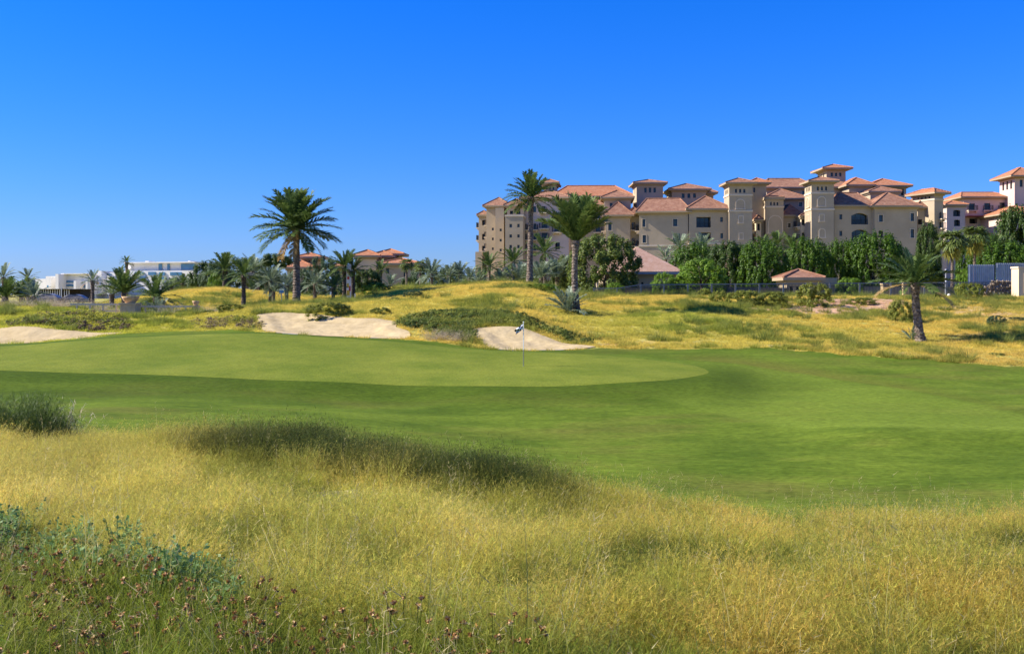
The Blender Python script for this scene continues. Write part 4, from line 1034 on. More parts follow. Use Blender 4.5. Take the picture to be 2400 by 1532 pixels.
# sedge stems with red brown flower heads
M_HEAD = leaf_mat('sedge_heads', [(.14, .055, .015), (.28, .115, .03), (.42, .21, .06), (.52, .36, .16)], .15)
M_STEM = leaf_mat('sedge_stems', [(.10, .13, .02), (.17, .19, .03)], .3)
def sedge_mesh(seed):
    r = np.random.default_rng(seed); V = []; F = []; M = []
    for k in range(3):
        p0 = r.normal(0, .07, 2) * (k > 0); h = .27 * r.uniform(.8, 1.12); lean = r.uniform(-.06, .06, 2)
        bot = np.array([p0[0], p0[1], 0.]); top = np.array([p0[0] + lean[0], p0[1] + lean[1], h]); w = .0019
        for q in ((w, 0, 0), (0, w, 0)):
            b = len(V); q = np.array(q); V += [tuple(bot - q), tuple(bot + q), tuple(top + q), tuple(top - q)]; F.append((b, b + 1, b + 2, b + 3)); M.append(1)
        for i in range(20):
            d = r.normal(size=3); d[2] = d[2] * .8 + .2; d /= np.linalg.norm(d); L = .0125 * r.uniform(.7, 1.3)
            sd = np.cross(d, r.normal(size=3)); sd /= np.linalg.norm(sd); p = top + r.normal(0, .0028, 3)
            b = len(V); V += [tuple(p), tuple(p + d * L * .55 + sd * L * .45), tuple(p + d * L), tuple(p + d * L * .55 - sd * L * .45)]; F.append((b, b + 1, b + 2, b + 3)); M.append(0)
    return np_mesh('sedge_flower', np.array(V), np.array(F), [M_HEAD, M_STEM], M)
sedges = [sedge_mesh(950 + i) for i in range(6)]
def green_edge(u): return float(np.interp(u, [-300, 0, 300, 550, 1000, 1500, 2400], [7.9, 7.3, 6.3, 5.6, 5.0, 4.6, 4.3]))
cnt = 0
while cnt < 290:
    u = r_.uniform(-30, 2450); Yp = r_.uniform(3.7, 7.2)
    if Yp > green_edge(u) - .1 - (.25 if u > 560 else r_.uniform(.1, .9)): continue
    if u > 1300 and r_.random() > .3: continue
    if 300 < u < 560 and 4.2 < Yp < 4.9 and r_.random() < .5: continue
    x = PX(u, Yp); s = r_.uniform(.8, 1.25)
    o = link('sedge_flower', sedges[cnt % 6], None, (x, Yp, gz(x, Yp)), (r_.uniform(-.12, .12), r_.uniform(-.12, .12), r_.random() * 6.28), (s, s, s))
    tag(o, 'thin sedge stem with a red brown flower head in the near grass', 'flower', 'red brown sedge flowers in the near grass')
    cnt += 1
# ---------------------------------------------------------------- buildings
def wall_mat(name, cols, scale=.35):
    return simple_mat(name, cols, scale, .9, bump=.05, bscale=2, spec=.1, detail=8)
M_WALL = wall_mat('sand_render', [(.385, .305, .205), (.455, .365, .25)])
M_WALLP = wall_mat('pink_render', [(.52, .40, .33), (.60, .475, .40)])
M_WALLY = wall_mat('cream_render', [(.58, .46, .29), (.66, .54, .36)])
M_TRIM = wall_mat('stone_trim', [(.55, .45, .32), (.64, .54, .41)])
M_NICHE = wall_mat('niche_render', [(.36, .285, .19), (.42, .335, .23)])
M_DARK = simple_mat('window_frame_dark', [(.02, .018, .016), (.035, .03, .026)], 4, .5)
M_GLASS = simple_mat('window_glass', [(.012, .02, .022), (.03, .05, .05)], .8, .12, spec=.6)
M_IRON = simple_mat('black_iron', [(.012, .012, .013), (.02, .02, .022)], 4, .5)
M_SHADE = wall_mat('loggia_lining', [(.40, .29, .17), (.46, .34, .21)])
def tile_mat(name, a, b_, c_):
    m, t, out = new_mat(name)
    b = N(t, 'ShaderNodeBsdfPrincipled', Roughness=.85); b.inputs['Specular IOR Level'].default_value = .15
    c, nz, src = noise_mix(t, [a, b_, c_], 1.6, 8, .75)
    t.links.new(c, b.inputs['Base Color'])
    g = N(t, 'ShaderNodeNewGeometry')
    # tile courses follow height, rolls follow the eave
    sp = N(t, 'ShaderNodeSeparateXYZ'); t.links.new(src, sp.inputs[0])
    ad = N(t, 'ShaderNodeMath', operation='ADD'); t.links.new(sp.outputs[0], ad.inputs[0]); t.links.new(sp.outputs[1], ad.inputs[1])
    cb = N(t, 'ShaderNodeCombineXYZ'); t.links.new(ad.outputs[0], cb.inputs[0])
    wv = N(t, 'ShaderNodeTexWave', Scale=1.1, Distortion=.6, Detail=1); t.links.new(cb.outputs[0], wv.inputs['Vector'])
    cz = N(t, 'ShaderNodeCombineXYZ'); t.links.new(sp.outputs[2], cz.inputs[0])
    w2 = N(t, 'ShaderNodeTexWave', Scale=2.6, wave_profile='SAW'); t.links.new(cz.outputs[0], w2.inputs['Vector'])
    b1 = N(t, 'ShaderNodeBump', Strength=.7, Distance=.12); t.links.new(wv.outputs['Fac'], b1.inputs['Height'])
    b2 = N(t, 'ShaderNodeBump', Strength=.4, Distance=.06); t.links.new(w2.outputs['Fac'], b2.inputs['Height']); t.links.new(b1.outputs[0], b2.inputs['Normal'])
    t.links.new(b2.outputs[0], b.inputs['Normal']); t.links.new(b.outputs[0], out.inputs[0]); return m
M_TILE = tile_mat('clay_tiles', (.225, .108, .066), (.33, .165, .098), (.42, .245, .155))
M_TILEO = tile_mat('clay_tiles_orange', (.36, .145, .07), (.46, .19, .09), (.5, .26, .15))
M_TILEP = tile_mat('clay_tiles_pale', (.40, .235, .155), (.47, .29, .2), (.52, .35, .26))
M_EAVE = wall_mat('eave_render', [(.33, .255, .165), (.39, .305, .2)])

class Frame:
    """a block's own axes: x along the front, y inward, turned by yaw about its front left corner"""
    def __init__(s, x, y, yaw=0): s.x, s.y, s.c, s.s = x, y, math.cos(yaw), math.sin(yaw)
    def __call__(s, p): return (s.x + p[0] * s.c - p[1] * s.s, s.y + p[0] * s.s + p[1] * s.c, p[2])

def panel(m, fr, side, w, d, z0, z1, holes, mi=0):
    """one wall face with real openings. side: front / left / right / back; holes (a0, a1, z0, z1, depth)"""
    def P(a, z, q):      # a along the wall, q inward
        if side == 'front': return fr((a, q, z))
        if side == 'left': return fr((q, a, z))
        if side == 'right': return fr((w - q, a, z))
        return fr((a, d - q, z))
    W = w if side in ('front', 'back') else d
    flip = side in ('left', 'back')
    A = sorted({0, W, *[h[0] for h in holes], *[h[1] for h in holes]}); Zs = sorted({z0, z1, *[h[2] for h in holes], *[h[3] for h in holes]})
    def q4(a, b, c, e, mm=mi):
        pts = [a, b, c, e]
        m.face(pts[::-1] if flip else pts, mm)
    for i in range(len(A) - 1):
        for j in range(len(Zs) - 1):
            ca = (A[i] + A[i + 1]) / 2; cz = (Zs[j] + Zs[j + 1]) / 2
            if any(h[0] < ca < h[1] and h[2] < cz < h[3] for h in holes): continue
            q4(P(A[i], Zs[j], 0), P(A[i + 1], Zs[j], 0), P(A[i + 1], Zs[j + 1], 0), P(A[i], Zs[j + 1], 0))
    for a0, a1, b0, b1, q in holes:
        q4(P(a0, b0, 0), P(a0, b0, q), P(a0, b1, q), P(a0, b1, 0)); q4(P(a1, b0, q), P(a1, b0, 0), P(a1, b1, 0), P(a1, b1, q))
        q4(P(a0, b0, 0), P(a1, b0, 0), P(a1, b0, q), P(a0, b0, q)); q4(P(a0, b1, q), P(a1, b1, q), P(a1, b1, 0), P(a0, b1, 0))
        q4(P(a0, b0, q), P(a1, b0, q), P(a1, b1, q), P(a0, b1, q))
    return P

def pbox(m, P, a0, a1, z0, z1, q0, q1, mi=0):
    p = [P(a, z, q) for q in (q0, q1) for z in (z0, z1) for a in (a0, a1)]
    n = len(m.V); m.V += p
    for f in ((0, 1, 3, 2), (4, 6, 7, 5), (0, 4, 5, 1), (2, 3, 7, 6), (0, 2, 6, 4), (1, 5, 7, 3)):
        m.F.append(tuple(n + i for i in f)); m.M.append(mi)

def add_window(root, P, a0, a1, z0, z1, kind, trim):
    """kinds: win, slit, loggia, niche, arch, balc (french window with a balcony)"""
    if kind in ('niche', 'archniche'):
        m = MB(); t = .12 if kind == 'niche' else .16
        if kind == 'niche':
            pbox(m, P, a0 - t, a0, z0, z1, -.06, .05); pbox(m, P, a1, a1 + t, z0, z1, -.06, .05); pbox(m, P, a0 - t, a1 + t, z1, z1 + t, -.06, .05)
        else:
            c = (a0 + a1) / 2; R = (a1 - a0) / 2; zs = z1 - R
            pbox(m, P, a0 - t, a0, z0, zs, -.07, .05); pbox(m, P, a1, a1 + t, z0, zs, -.07, .05)
            for i in range(8):
                t0 = math.pi * i / 8; t1 = math.pi * (i + 1) / 8
                q = [(c + rr * math.cos(tt), zs + rr * math.sin(tt)) for tt in (t0, t1) for rr in (R, R + t)]
                for dd in (-.07, ):
                    m.face([P(q[0][0], q[0][1], dd), P(q[1][0], q[1][1], dd), P(q[3][0], q[3][1], dd), P(q[2][0], q[2][1], dd)])
                m.face([P(q[0][0], q[0][1], -.07), P(q[2][0], q[2][1], -.07), P(q[2][0], q[2][1], .02), P(q[0][0], q[0][1], .02)])
                m.face([P(q[1][0], q[1][1], -.07), P(q[1][0], q[1][1], .02), P(q[3][0], q[3][1], .02), P(q[3][0], q[3][1], -.07)])
        pbox(m, P, a0 - t * 1.5, a1 + t * 1.5, z0 - .16, z0 - .005, -.14, .02)
        m.build('blind_window_surround', trim, root); return
    dep = {'win': .26, 'slit': .3, 'loggia': 1.3, 'arch': .9, 'balc': .35}[kind]
    f = MB(); w = .055
    q0, q1 = dep - .09, dep - .02
    pbox(f, P, a0, a0 + w, z0, z1, q0, q1); pbox(f, P, a1 - w, a1, z0, z1, q0, q1)
    pbox(f, P, a0 + w, a1 - w, z0, z0 + w, q0, q1); pbox(f, P, a0 + w, a1 - w, z1 - w, z1, q0, q1)
    nm = 1 if a1 - a0 < 1.1 else (2 if a1 - a0 < 2 else 3)
    for i in range(1, nm):
        c = a0 + (a1 - a0) * i / nm; pbox(f, P, c - w / 2, c + w / 2, z0 + w, z1 - w, q0, q1)
    if z1 - z0 > 1.3: pbox(f, P, a0 + w, a1 - w, z0 + (z1 - z0) * .62, z0 + (z1 - z0) * .62 + w, q0 + .01, q1 - .01)
    fo = f.build('window', M_DARK, root)
    g = MB(); pbox(g, P, a0 + .01, a1 - .01, z0 + .01, z1 - .01, dep - .035, dep - .012)
    g.build('pane', M_GLASS, fo)
    if kind == 'arch':                                   # arch spandrels over the opening
        s = MB(); c = (a0 + a1) / 2; hw = (a1 - a0) / 2; rise = min(hw * .35, .5)
        for i in range(10):
            x0 = -hw + 2 * hw * i / 10; x1 = -hw + 2 * hw * (i + 1) / 10
            y0 = z1 - rise * (x0 / hw) ** 2; y1 = z1 - rise * (x1 / hw) ** 2
            s.face([P(c + x0, y0, -.004), P(c + x1, y1, -.004), P(c + x1, z1 + .01, -.004), P(c + x0, z1 + .01, -.004)])
            s.face([P(c + x0, y0, -.004), P(c + x0, y0, .5), P(c + x1, y1, .5), P(c + x1, y1, -.004)])
        s.build('arch', M_WALL, fo)
    if kind == 'win' and a1 - a0 > .55:
        s = MB(); t = .11
        pbox(s, P, a0 - t, a0 - .002, z0, z1, -.05, .06); pbox(s, P, a1 + .002, a1 + t, z0, z1, -.05, .06)
        pbox(s, P, a0 - t, a1 + t, z1 + .002, z1 + t, -.05, .06); pbox(s, P, a0 - t * 1.4, a1 + t * 1.4, z0 - t, z0 - .002, -.1, .06)
        s.build('surround', trim, fo)
    if kind in ('loggia', 'arch', 'balc'):
        out = -.75 if kind == 'balc' else .06
        r = MB(); zt = z0 + .95 if kind != 'balc' else z0 + 1.0
        e = .35 if kind == 'balc' else 0
        pbox(r, P, a0 - e, a1 + e, zt - .05, zt, out, out + .05); pbox(r, P, a0 - e, a1 + e, z0 + .08, z0 + .12, out, out + .05)
        k = max(5, int((a1 - a0 + 2 * e) / .16))
        for i in range(k + 1):
            c = a0 - e + (a1 - a0 + 2 * e) * i / k; c = min(max(c, a0 - e + .02), a1 + e - .02)
            pbox(r, P, c - .014, c + .014, z0 + .12, zt - .05, out + .012, out + .038)
        if kind == 'balc':
            for aa in (a0 - e, a1 + e - .05):
                pbox(r, P, aa, aa + .05, zt - .05, zt, out + .05, -.01)
                for i in range(1, 5):
                    qq = out + .05 + (-.06 - out) * i / 5
                    pbox(r, P, aa + .01, aa + .04, z0 + .0, zt - .05, qq, qq + .03)
        r.build('railing', M_IRON, fo)
        if kind == 'balc':
            b = MB(); pbox(b, P, a0 - e - .06, a1 + e + .06, z0 - .2, z0 - .01, -.82, -.005)
            pbox(b, P, a0 - e + .1, a0 - e + .3, z0 - .55, z0 - .2, -.5, -.005); pbox(b, P, a1 + e - .3, a1 + e - .1, z0 - .55, z0 - .2, -.5, -.005)
            b.build('balcony_slab', trim, fo)

def hip_roof(root, fr, w, d, z, rise, ov, tile, name='roof', ridge_w=None, cap=True, gable=False):
    """hipped roof with overhang, soffit board and ridge caps"""
    x0, x1, y0, y1 = -ov, w + ov, -ov, d + ov
    W, D = x1 - x0, y1 - y0
    if W >= D:
        k = D / 2 if ridge_w is None else (W - ridge_w) / 2
        a, b = (x0 + k, (y0 + y1) / 2), (x1 - k, (y0 + y1) / 2)
    else:
        k = W / 2
        a, b = ((x0 + x1) / 2, y0 + k), ((x0 + x1) / 2, y1 - k)
    t = .16; m = MB(); zt = z + t
    c = [(x0, y0), (x1, y0), (x1, y1), (x0, y1)]
    B = [fr((*p, zt)) for p in c]; A_, Bq = fr((*a, zt + rise)), fr((*b, zt + rise))
    if W >= D:
        fs = [[B[0], B[1], Bq, A_], [B[1], B[2], Bq], [B[2], B[3], A_, Bq], [B[3], B[0], A_]]
    else:
        fs = [[B[0], B[1], A_], [B[1], B[2], Bq, A_], [B[2], B[3], Bq], [B[3], B[0], A_, Bq]]
    for f in fs: m.face(f)
    ro = m.build(name, tile, root)
    e = MB(); L = [fr((*p, z - .14)) for p in c]; U = [fr((*p, zt - .003)) for p in c]
    for i in range(4): e.face([L[i], L[(i + 1) % 4], U[(i + 1) % 4], U[i]])
    e.face(L[::-1])
    # moulding under the eave
    e.box(-.22, w + .22, -.22, d + .22, z - .42, z - .143, xf=fr)
    e.build('eave', M_EAVE, ro)
    if cap:
        q = MB()
        ends = {0: A_, 3: A_, 1: Bq, 2: Bq} if W >= D else {0: A_, 1: A_, 2: Bq, 3: Bq}
        for i in range(4): q.tube([Vector(B[i]) + Vector((0, 0, .03)), Vector(ends[i]) + Vector((0, 0, .03))], [.12, .12], 5)
        if (Vector(A_) - Vector(Bq)).length > .3: q.tube([Vector(A_) + Vector((0, 0, .04)), Vector(Bq) + Vector((0, 0, .04))], [.13, .13], 5)
        q.build('ridge_cap', tile, ro)
    return ro

GROUND_B = 2.6
def block(root, u0, u1, ve, Y, depth, vr=None, front=(), left=(), right=(), yaw=0, mat=None, tile=None, trim=None, ov=.7, base=None, roof=True, bands=(), ridge_w=None, wname='wall', cap=True):
    """a wing: bearings u0..u1 of its front at depth Y, eave at row ve, ridge at row vr; openings in photo rows / bearings
    front: (u0, u1, v0, v1, kind); left/right: (q0, q1, v0, v1, kind) with q in metres inward"""
    mat = mat or M_WALL; tile = tile or M_TILE; trim = trim or M_TRIM
    x0, x1 = PX(u0, Y), PX(u1, Y); w = (x1 - x0); fr = Frame(x0, Y, yaw); z1 = PZ(ve, Y); zb = GROUND_B if base is None else PZ(base, Y)
    dep = {'win': .26, 'slit': .3, 'loggia': 1.3, 'arch': .9, 'balc': .35}
    H = {'front': [], 'left': [], 'right': []}; todo = []
    for side, ops in (('front', front), ('left', left), ('right', right)):
        for a0, a1, v0, v1, k in ops:
            if side == 'front': b0, b1 = PX(a0, Y) - x0, PX(a1, Y) - x0
            else: b0, b1 = a0, a1
            y0, y1 = PZ(v1, Y), PZ(v0, Y)
            if k not in ('niche', 'archniche'): H[side].append((b0, b1, y0, y1, dep[k]))
            todo.append((side, b0, b1, y0, y1, k))
    m = MB(); PP = {}
    for side in ('front', 'left', 'right', 'back'):
        PP[side] = panel(m, fr, side, w, depth, zb, z1, H.get(side, []))
    m.face([fr((0, 0, z1)), fr((w, 0, z1)), fr((w, depth, z1)), fr((0, depth, z1))])
    m.build(wname, mat, root)
    for v in bands:
        z = PZ(v, Y); b = MB(); b.box(-.1, w + .1, -.1, depth + .1, z - .16, z + .16, xf=fr); b.build('string_course', trim, root)
    for side, b0, b1, y0, y1, k in todo: add_window(root, PP[side], b0, b1, y0, y1, k, trim)
    if roof and vr is not None:
        hip_roof(root, fr, w, depth, z1, max(.3, PZ(vr, Y + depth / 2) - z1 - .16), ov, tile, ridge_w=ridge_w, cap=cap)
    return fr
def bld(label, u, Y, name='hotel_building', cat='building', base=GROUND_B):
    return empty(name, (PX(u, Y), Y, base), label, cat)
def trio(u0, u1, v0, v1, k='slit'):
    w = (u1 - u0) / 5.; return [(u0 + w * 2 * i, u0 + w * (2 * i + 1), v0, v1, k) for i in range(3)]

# --- left hotel wing
b = bld('long sunlit hotel wing with balconied end behind the slim tall palm', 1200, 190)
block(b, 1140, 1190, 484, 196, 14, 469, front=[(1153, 1157.5, 534, 540, 'win'), (1153, 1157.5, 557, 563, 'win'), (1153, 1157.5, 580, 586, 'win')], yaw=-.16,
      left=[(2.0, 3.6, 512, 526, 'balc'), (2.0, 3.6, 540, 554, 'balc'), (2.0, 3.6, 568, 582, 'balc'), (6.5, 8.1, 512, 526, 'balc'), (6.5, 8.1, 540, 554, 'balc'), (6.5, 8.1, 568, 582, 'balc')])
block(b, 1161, 1181, 487, 193, 3.2, None, front=[(1171, 1176, 536, 542, 'win'), (1171, 1176, 560, 566, 'win'), (1171, 1176, 583, 589, 'win')], yaw=-.12, roof=False)
block(b, 1122, 1142, 505, 199, 8, 497, yaw=-.16, front=[(1130, 1136, 516, 528, 'arch'), (1130, 1136, 548, 562, 'arch'), (1130, 1136, 576, 588, 'arch')], left=[(1.5, 3.2, 520, 532, 'balc'), (1.5, 3.2, 548, 562, 'balc')], ov=.4)
block(b, 1114, 1130, 590, 196, 6, None, roof=False, mat=M_WALLY)
block(b, 1184, 1226, 504, 189, 9, None, front=[(1194, 1200, 525, 533, 'win'), (1212.5, 1218, 525, 533, 'win'), (1194, 1200, 549.5, 557, 'win'), (1212.5, 1218, 549.5, 557, 'win'), (1194, 1200, 574, 582, 'win'), (1212.5, 1218, 574, 582, 'win')], yaw=-.1, roof=False, bands=(505.5,))
block(b, 1188, 1228, 483, 193, 10, 470, front=[(1195, 1203, 494, 502, 'loggia'), (1212, 1220, 494, 502, 'loggia')], yaw=-.1)
block(b, 1226, 1334, 466, 194, 12, 449, yaw=-.2, mat=M_WALLP,
      front=[(1228.5, 1234, 524.5, 539, 'balc'), (1251, 1257, 524.5, 539, 'balc'), (1270, 1284, 522, 536, 'balc'), (1228.5, 1234, 548, 562, 'balc'), (1251, 1257, 548, 562, 'balc'), (1270, 1284, 546, 560, 'balc'),
             (1228.5, 1234, 572, 587, 'balc'), (1251, 1257, 572, 587, 'balc'), (1302, 1313, 569, 585, 'loggia'), (1270, 1279, 484, 499, 'balc'), (1300, 1312, 500, 514, 'balc'), (1300, 1312, 530, 545, 'balc'), (1250, 1257, 484, 498, 'win')])
block(b, 1274, 1303, 430, 197, 6, 423, front=trio(1279, 1299, 437, 445), yaw=-.1, base=520)
block(b, 1300, 1478, 462, 203, 11, 436, tile=M_TILEO, yaw=-.02, ov=.9, ridge_w=10)
block(b, 1330, 1420, 482, 195, 9, 464, front=[(1338, 1348, 505, 518, 'balc'), (1366, 1376, 505, 518, 'balc'), (1396, 1406, 500, 514, 'balc'), (1396, 1406, 530, 545, 'balc'), (1408, 1413, 542, 549, 'win')], yaw=-.15)

# --- middle hotel block
b = bld('middle hotel block with plain walls, a loggia and a square corner tower', 1600, 184)
block(b, 1416, 1478, 464.5, 190, 10, 450, front=[(1429, 1435.5, 475.5, 487, 'slit'), (1442, 1447.5, 475.5, 486, 'slit'), (1452.5, 1457, 475.5, 480, 'slit')], left=[(1, 2, 478, 488, 'win'), (1, 2, 500, 512, 'win')], yaw=-.08)
block(b, 1420, 1477, 506, 187, 8, 475, ridge_w=2.2, front=[(1425.5, 1433.5, 522, 540, 'win'), (1426, 1433.5, 558, 576, 'win')], yaw=-.08, left=[(1.5, 2.8, 524, 540, 'balc'), (1.5, 2.8, 558, 574, 'balc')])
block(b, 1474, 1500, 503, 188, 10, 490, left=[(1, 2.4, 520, 538, 'balc')], front=[(1481, 1489, 521, 539, 'balc'), (1481, 1489, 558, 576, 'balc'), (1481, 1489, 590, 606, 'balc')], mat=M_WALLY, ov=.4)
block(b, 1498, 1611, 498, 184, 8, 466, ridge_w=6.2, front=[(1505.5, 1512.5, 514, 532, 'win'), (1576.5, 1586.5, 514, 531, 'win'), (1506, 1514, 551, 569, 'win'), (1576, 1584, 551, 569, 'win'), (1506, 1515, 590, 602, 'win'), (1560, 1568, 590, 602, 'win')], yaw=-.13, bands=(576,),
      left=[(1.2, 2.6, 521, 540, 'balc'), (1.2, 2.6, 558, 577, 'balc'), (4.2, 5.6, 521, 540, 'balc'), (4.2, 5.6, 558, 577, 'balc')])
block(b, 1615, 1709, 491, 182.6, 8, 460, ridge_w=5.2, front=[(1632, 1666, 508.5, 533, 'loggia'), (1688, 1694.5, 509, 520, 'win'), (1688.5, 1694.8, 546.5, 558.5, 'win'), (1640, 1666, 545, 566, 'loggia')], bands=(571,))
block(b, 1709, 1763, 430, 181.5, 4.4, 418, front=trio(1722.5, 1747, 443, 452) + [(1726, 1744.5, 468, 489, 'archniche'), (1732, 1741, 506.5, 522, 'niche'), (1733, 1741, 547, 560, 'niche')],
      left=[(1.0, 1.45, 443, 452, 'slit'), (1.9, 2.35, 443, 452, 'slit'), (2.8, 3.25, 443, 452, 'slit')], bands=(457, 494.5), ov=.8)
block(b, 1760, 1796, 430, 187.5, 5, 419, front=[(1765.5, 1770, 440, 451, 'slit')], ov=.8, tile=M_TILEO)
block(b, 1492, 1554, 430, 195, 6, 422, front=trio(1510, 1537, 440, 451.5), left=[(2.5, 3, 440, 451, 'slit')], base=520, ov=.8)
block(b, 1575, 1655, 445, 197, 7, 431, front=trio(1598, 1631, 453.5, 464), base=520, ov=.9)
block(b, 1650, 1672, 453, 199, 5, 443, base=520, ov=.8)
block(b, 1762, 1783, 480, 190, 8, 468, front=[(1767, 1773, 520, 534, 'balc'), (1767, 1773, 550, 565, 'balc')], left=[(1, 2, 520, 534, 'balc')], mat=M_WALLY)
block(b, 1772, 1784, 516, 186, 4, 506, front=[(1775, 1781, 524, 540, 'arch'), (1775, 1781, 553, 566, 'arch')], left=[(1, 2.2, 524, 540, 'balc'), (1, 2.2, 553, 566, 'balc')], mat=M_WALLY, ov=.4)

# --- right hotel block
b = bld('right hotel block with arched windows and the tallest tiled tower', 1980, 182)
block(b, 1797, 1906, 441, 200, 9, 419, ridge_w=6.5, left=[(2, 3.2, 446, 456, 'win')], ov=.9, front=[(1850, 1858, 447, 457, 'win'), (1880, 1888, 447, 457, 'win')])
block(b, 1900, 2000, 440, 201, 9, 418, ov=.9, ridge_w=5)
block(b, 1795, 1888, 466.5, 193, 8, 443, ov=.7, ridge_w=4.5, front=[(1872, 1880, 474, 484, 'win')])
block(b, 1795, 1836.5, 463, 186, 5, 461, front=trio(1805, 1824, 474, 481.5) + [(1802, 1832, 506, 546, 'archniche')], left=[(1, 1.45, 474, 481, 'slit'), (1.9, 2.35, 474, 481, 'slit'), (2.8, 3.25, 474, 481, 'slit')], bands=(485,), ov=.15)
block(b, 1837, 1876, 506, 188, 6, 481, front=[(1846, 1853, 523, 533, 'win'), (1846, 1853, 552, 562, 'win')], ov=.5)
block(b, 1878, 1902, 507, 185, 5, 500, front=[(1879.5, 1886, 514, 528, 'arch'), (1888, 1896, 516, 530, 'balc'), (1879.5, 1886, 545, 562, 'arch'), (1888, 1896, 548, 562, 'balc')], left=[(1, 2.2, 516, 530, 'balc'), (1, 2.2, 548, 562, 'balc')], mat=M_WALLY, ov=.35)
block(b, 1902, 1954.5, 426, 180, 4.2, 415, front=trio(1914.5, 1938.5, 437.5, 446.5) + [(1917.5, 1934, 462, 483, 'archniche'), (1921, 1931, 503, 518, 'niche'), (1921, 1933, 537, 556, 'archniche')],
      left=[(.9, 1.35, 437, 446, 'slit'), (1.8, 2.25, 437, 446, 'slit'), (2.7, 3.15, 437, 446, 'slit'), (1.2, 3.0, 462, 483, 'archniche'), (1.4, 2.8, 503, 518, 'niche')], bands=(452.5, 490.5), ov=.8)
block(b, 1955, 2048, 483, 181.2, 7, 452, ridge_w=3.5, front=[(1967.5, 1974, 502.5, 514, 'win'), (1967.5, 1974, 541, 553, 'win'), (1995, 2034.5, 499.5, 526, 'arch'), (1996, 2034.5, 538, 564, 'arch')], ov=.5)
block(b, 2050, 2151, 484, 180, 8, 451.5, ridge_w=4.5, front=[(2060, 2069.5, 503.5, 520, 'win'), (2135, 2143.5, 499.5, 518, 'win'), (2135, 2143.5, 537, 557, 'win'), (2059, 2070, 540, 556, 'arch')], yaw=.03)
block(b, 1937, 1982, 396, 207, 6, 387, front=trio(1947, 1972, 405, 413.5), left=[(1.6, 2.2, 404, 413, 'slit'), (3.2, 3.8, 404, 413, 'slit')], base=440, ov=1.2, tile=M_TILEO)
block(b, 1990, 2041, 435, 196, 8, 419, base=520, ov=.8, tile=M_TILEO)
block(b, 2043, 2124, 437, 199, 10, 421.5, base=520, ov=1.0, tile=M_TILEO, front=[(2060, 2068, 446, 456, 'win'), (2112, 2118, 443, 458, 'loggia')])
block(b, 2040, 2106, 450, 190, 6, 438, base=520, ov=.5)
block(b, 2151, 2206, 487, 186, 9, 463, front=[(2173.5, 2180, 506, 516, 'win'), (2189, 2196.5, 497, 509, 'win'), (2151.8, 2161, 514, 526, 'loggia'), (2189, 2196.5, 522, 534, 'win'), (2173.5, 2180, 534, 546, 'win'), (2152, 2160, 548, 560, 'loggia')], yaw=.05)
block(b, 2190, 2218, 453, 184, 5.2, 443, left=[(1.0, 1.4, 457.5, 464, 'slit'), (1.9, 2.3, 457.5, 464, 'slit'), (2.8, 3.2, 457.5, 464, 'slit'), (3.7, 4.1, 457.5, 464, 'slit')], front=[(2208, 2213, 496, 512, 'balc'), (2208, 2213, 520, 534, 'balc')], yaw=.42, bands=(467,), ov=1.0, tile=M_TILEO)

# --- far right pink hotel
b = bld('pinkish hotel with orange roof and a bell tower at the right edge', 2310, 215)
block(b, 2259, 2367, 463, 216, 9, 451, ridge_w=7, front=[(2270.5, 2285, 477, 493, 'balc'), (2307, 2321, 476, 493, 'balc'), (2343, 2357, 475, 493, 'balc'), (2272, 2290, 512, 524, 'loggia'), (2311, 2330, 512, 525, 'loggia'), (2344, 2357, 512, 524, 'win')], mat=M_WALLP, tile=M_TILEO, bands=(500,), ov=1.1)
block(b, 2219, 2262, 481, 209, 8, 473, front=[(2234, 2250.5, 492, 507, 'arch'), (2236, 2250, 515, 530, 'arch')], left=[(2, 3.5, 486, 498, 'win')], mat=M_WALLP, tile=M_TILEO, ov=.6)
block(b, 2378, 2432, 414, 212, 6.5, 394, front=[(2390, 2397, 421, 438, 'slit'), (2401, 2408, 421, 438, 'slit'), (2412, 2419, 421, 438, 'slit')], left=[(1.1, 1.9, 421, 441, 'slit'), (2.8, 3.6, 421, 441, 'slit'), (4.5, 5.3, 421, 441, 'slit')], mat=M_WALLP, tile=M_TILEO, ov=1.5)
block(b, 2352, 2460, 503, 206, 12, 484, mat=M_WALLP, tile=M_TILEO, ov=1.0, front=[(2375, 2388, 512, 524, 'win')])
m = MB(); fr = Frame(PX(2262, 214), 214)
m.box(0, PX(2338, 214) - PX(2262, 214), -1.6, 1.9, PZ(508.5, 214), PZ(506.3, 214), xf=fr); m.build('awning', simple_mat('awning_red', [(.16, .04, .03), (.22, .06, .045)], 3), b)

# --- low villas at left of centre
b = bld('tan villa with orange hip roofs and a square turret', 880, 150, 'villa', 'house')
block(b, 834, 882, 601, 152, 9, 588, mat=M_WALLY, tile=M_TILEO, front=[(838, 850, 606, 634, 'niche'), (852, 862, 648, 668, 'win')], ov=.7)
block(b, 880, 912, 601, 154, 8, 590, tile=M_TILEO, ov=.7)
block(b, 896, 931, 597, 158, 5, 585, tile=M_TILEO, front=trio(908, 928, 600.5, 606), ov=1.2)
block(b, 894, 982, 619, 149, 10, 607, tile=M_TILEO, ridge_w=6, front=[(905, 912, 628, 640, 'win'), (946, 952, 636, 648, 'win'), (946, 952, 656, 668, 'win'), (966, 972, 636, 650, 'win')], ov=.5)
block(b, 781, 806, 627, 150, 6, 617, tile=M_TILEO, ov=.7, front=[(788, 796, 640, 655, 'win')])
b = bld('smaller villa with a turret roof behind the thick tall palm', 705, 155, 'villa', 'house')
block(b, 673, 728, 628, 155, 9, 612, tile=M_TILEO, front=[(680, 688, 636, 650, 'win'), (700, 708, 636, 650, 'win'), (716, 722, 636, 648, 'win')], ov=.7)
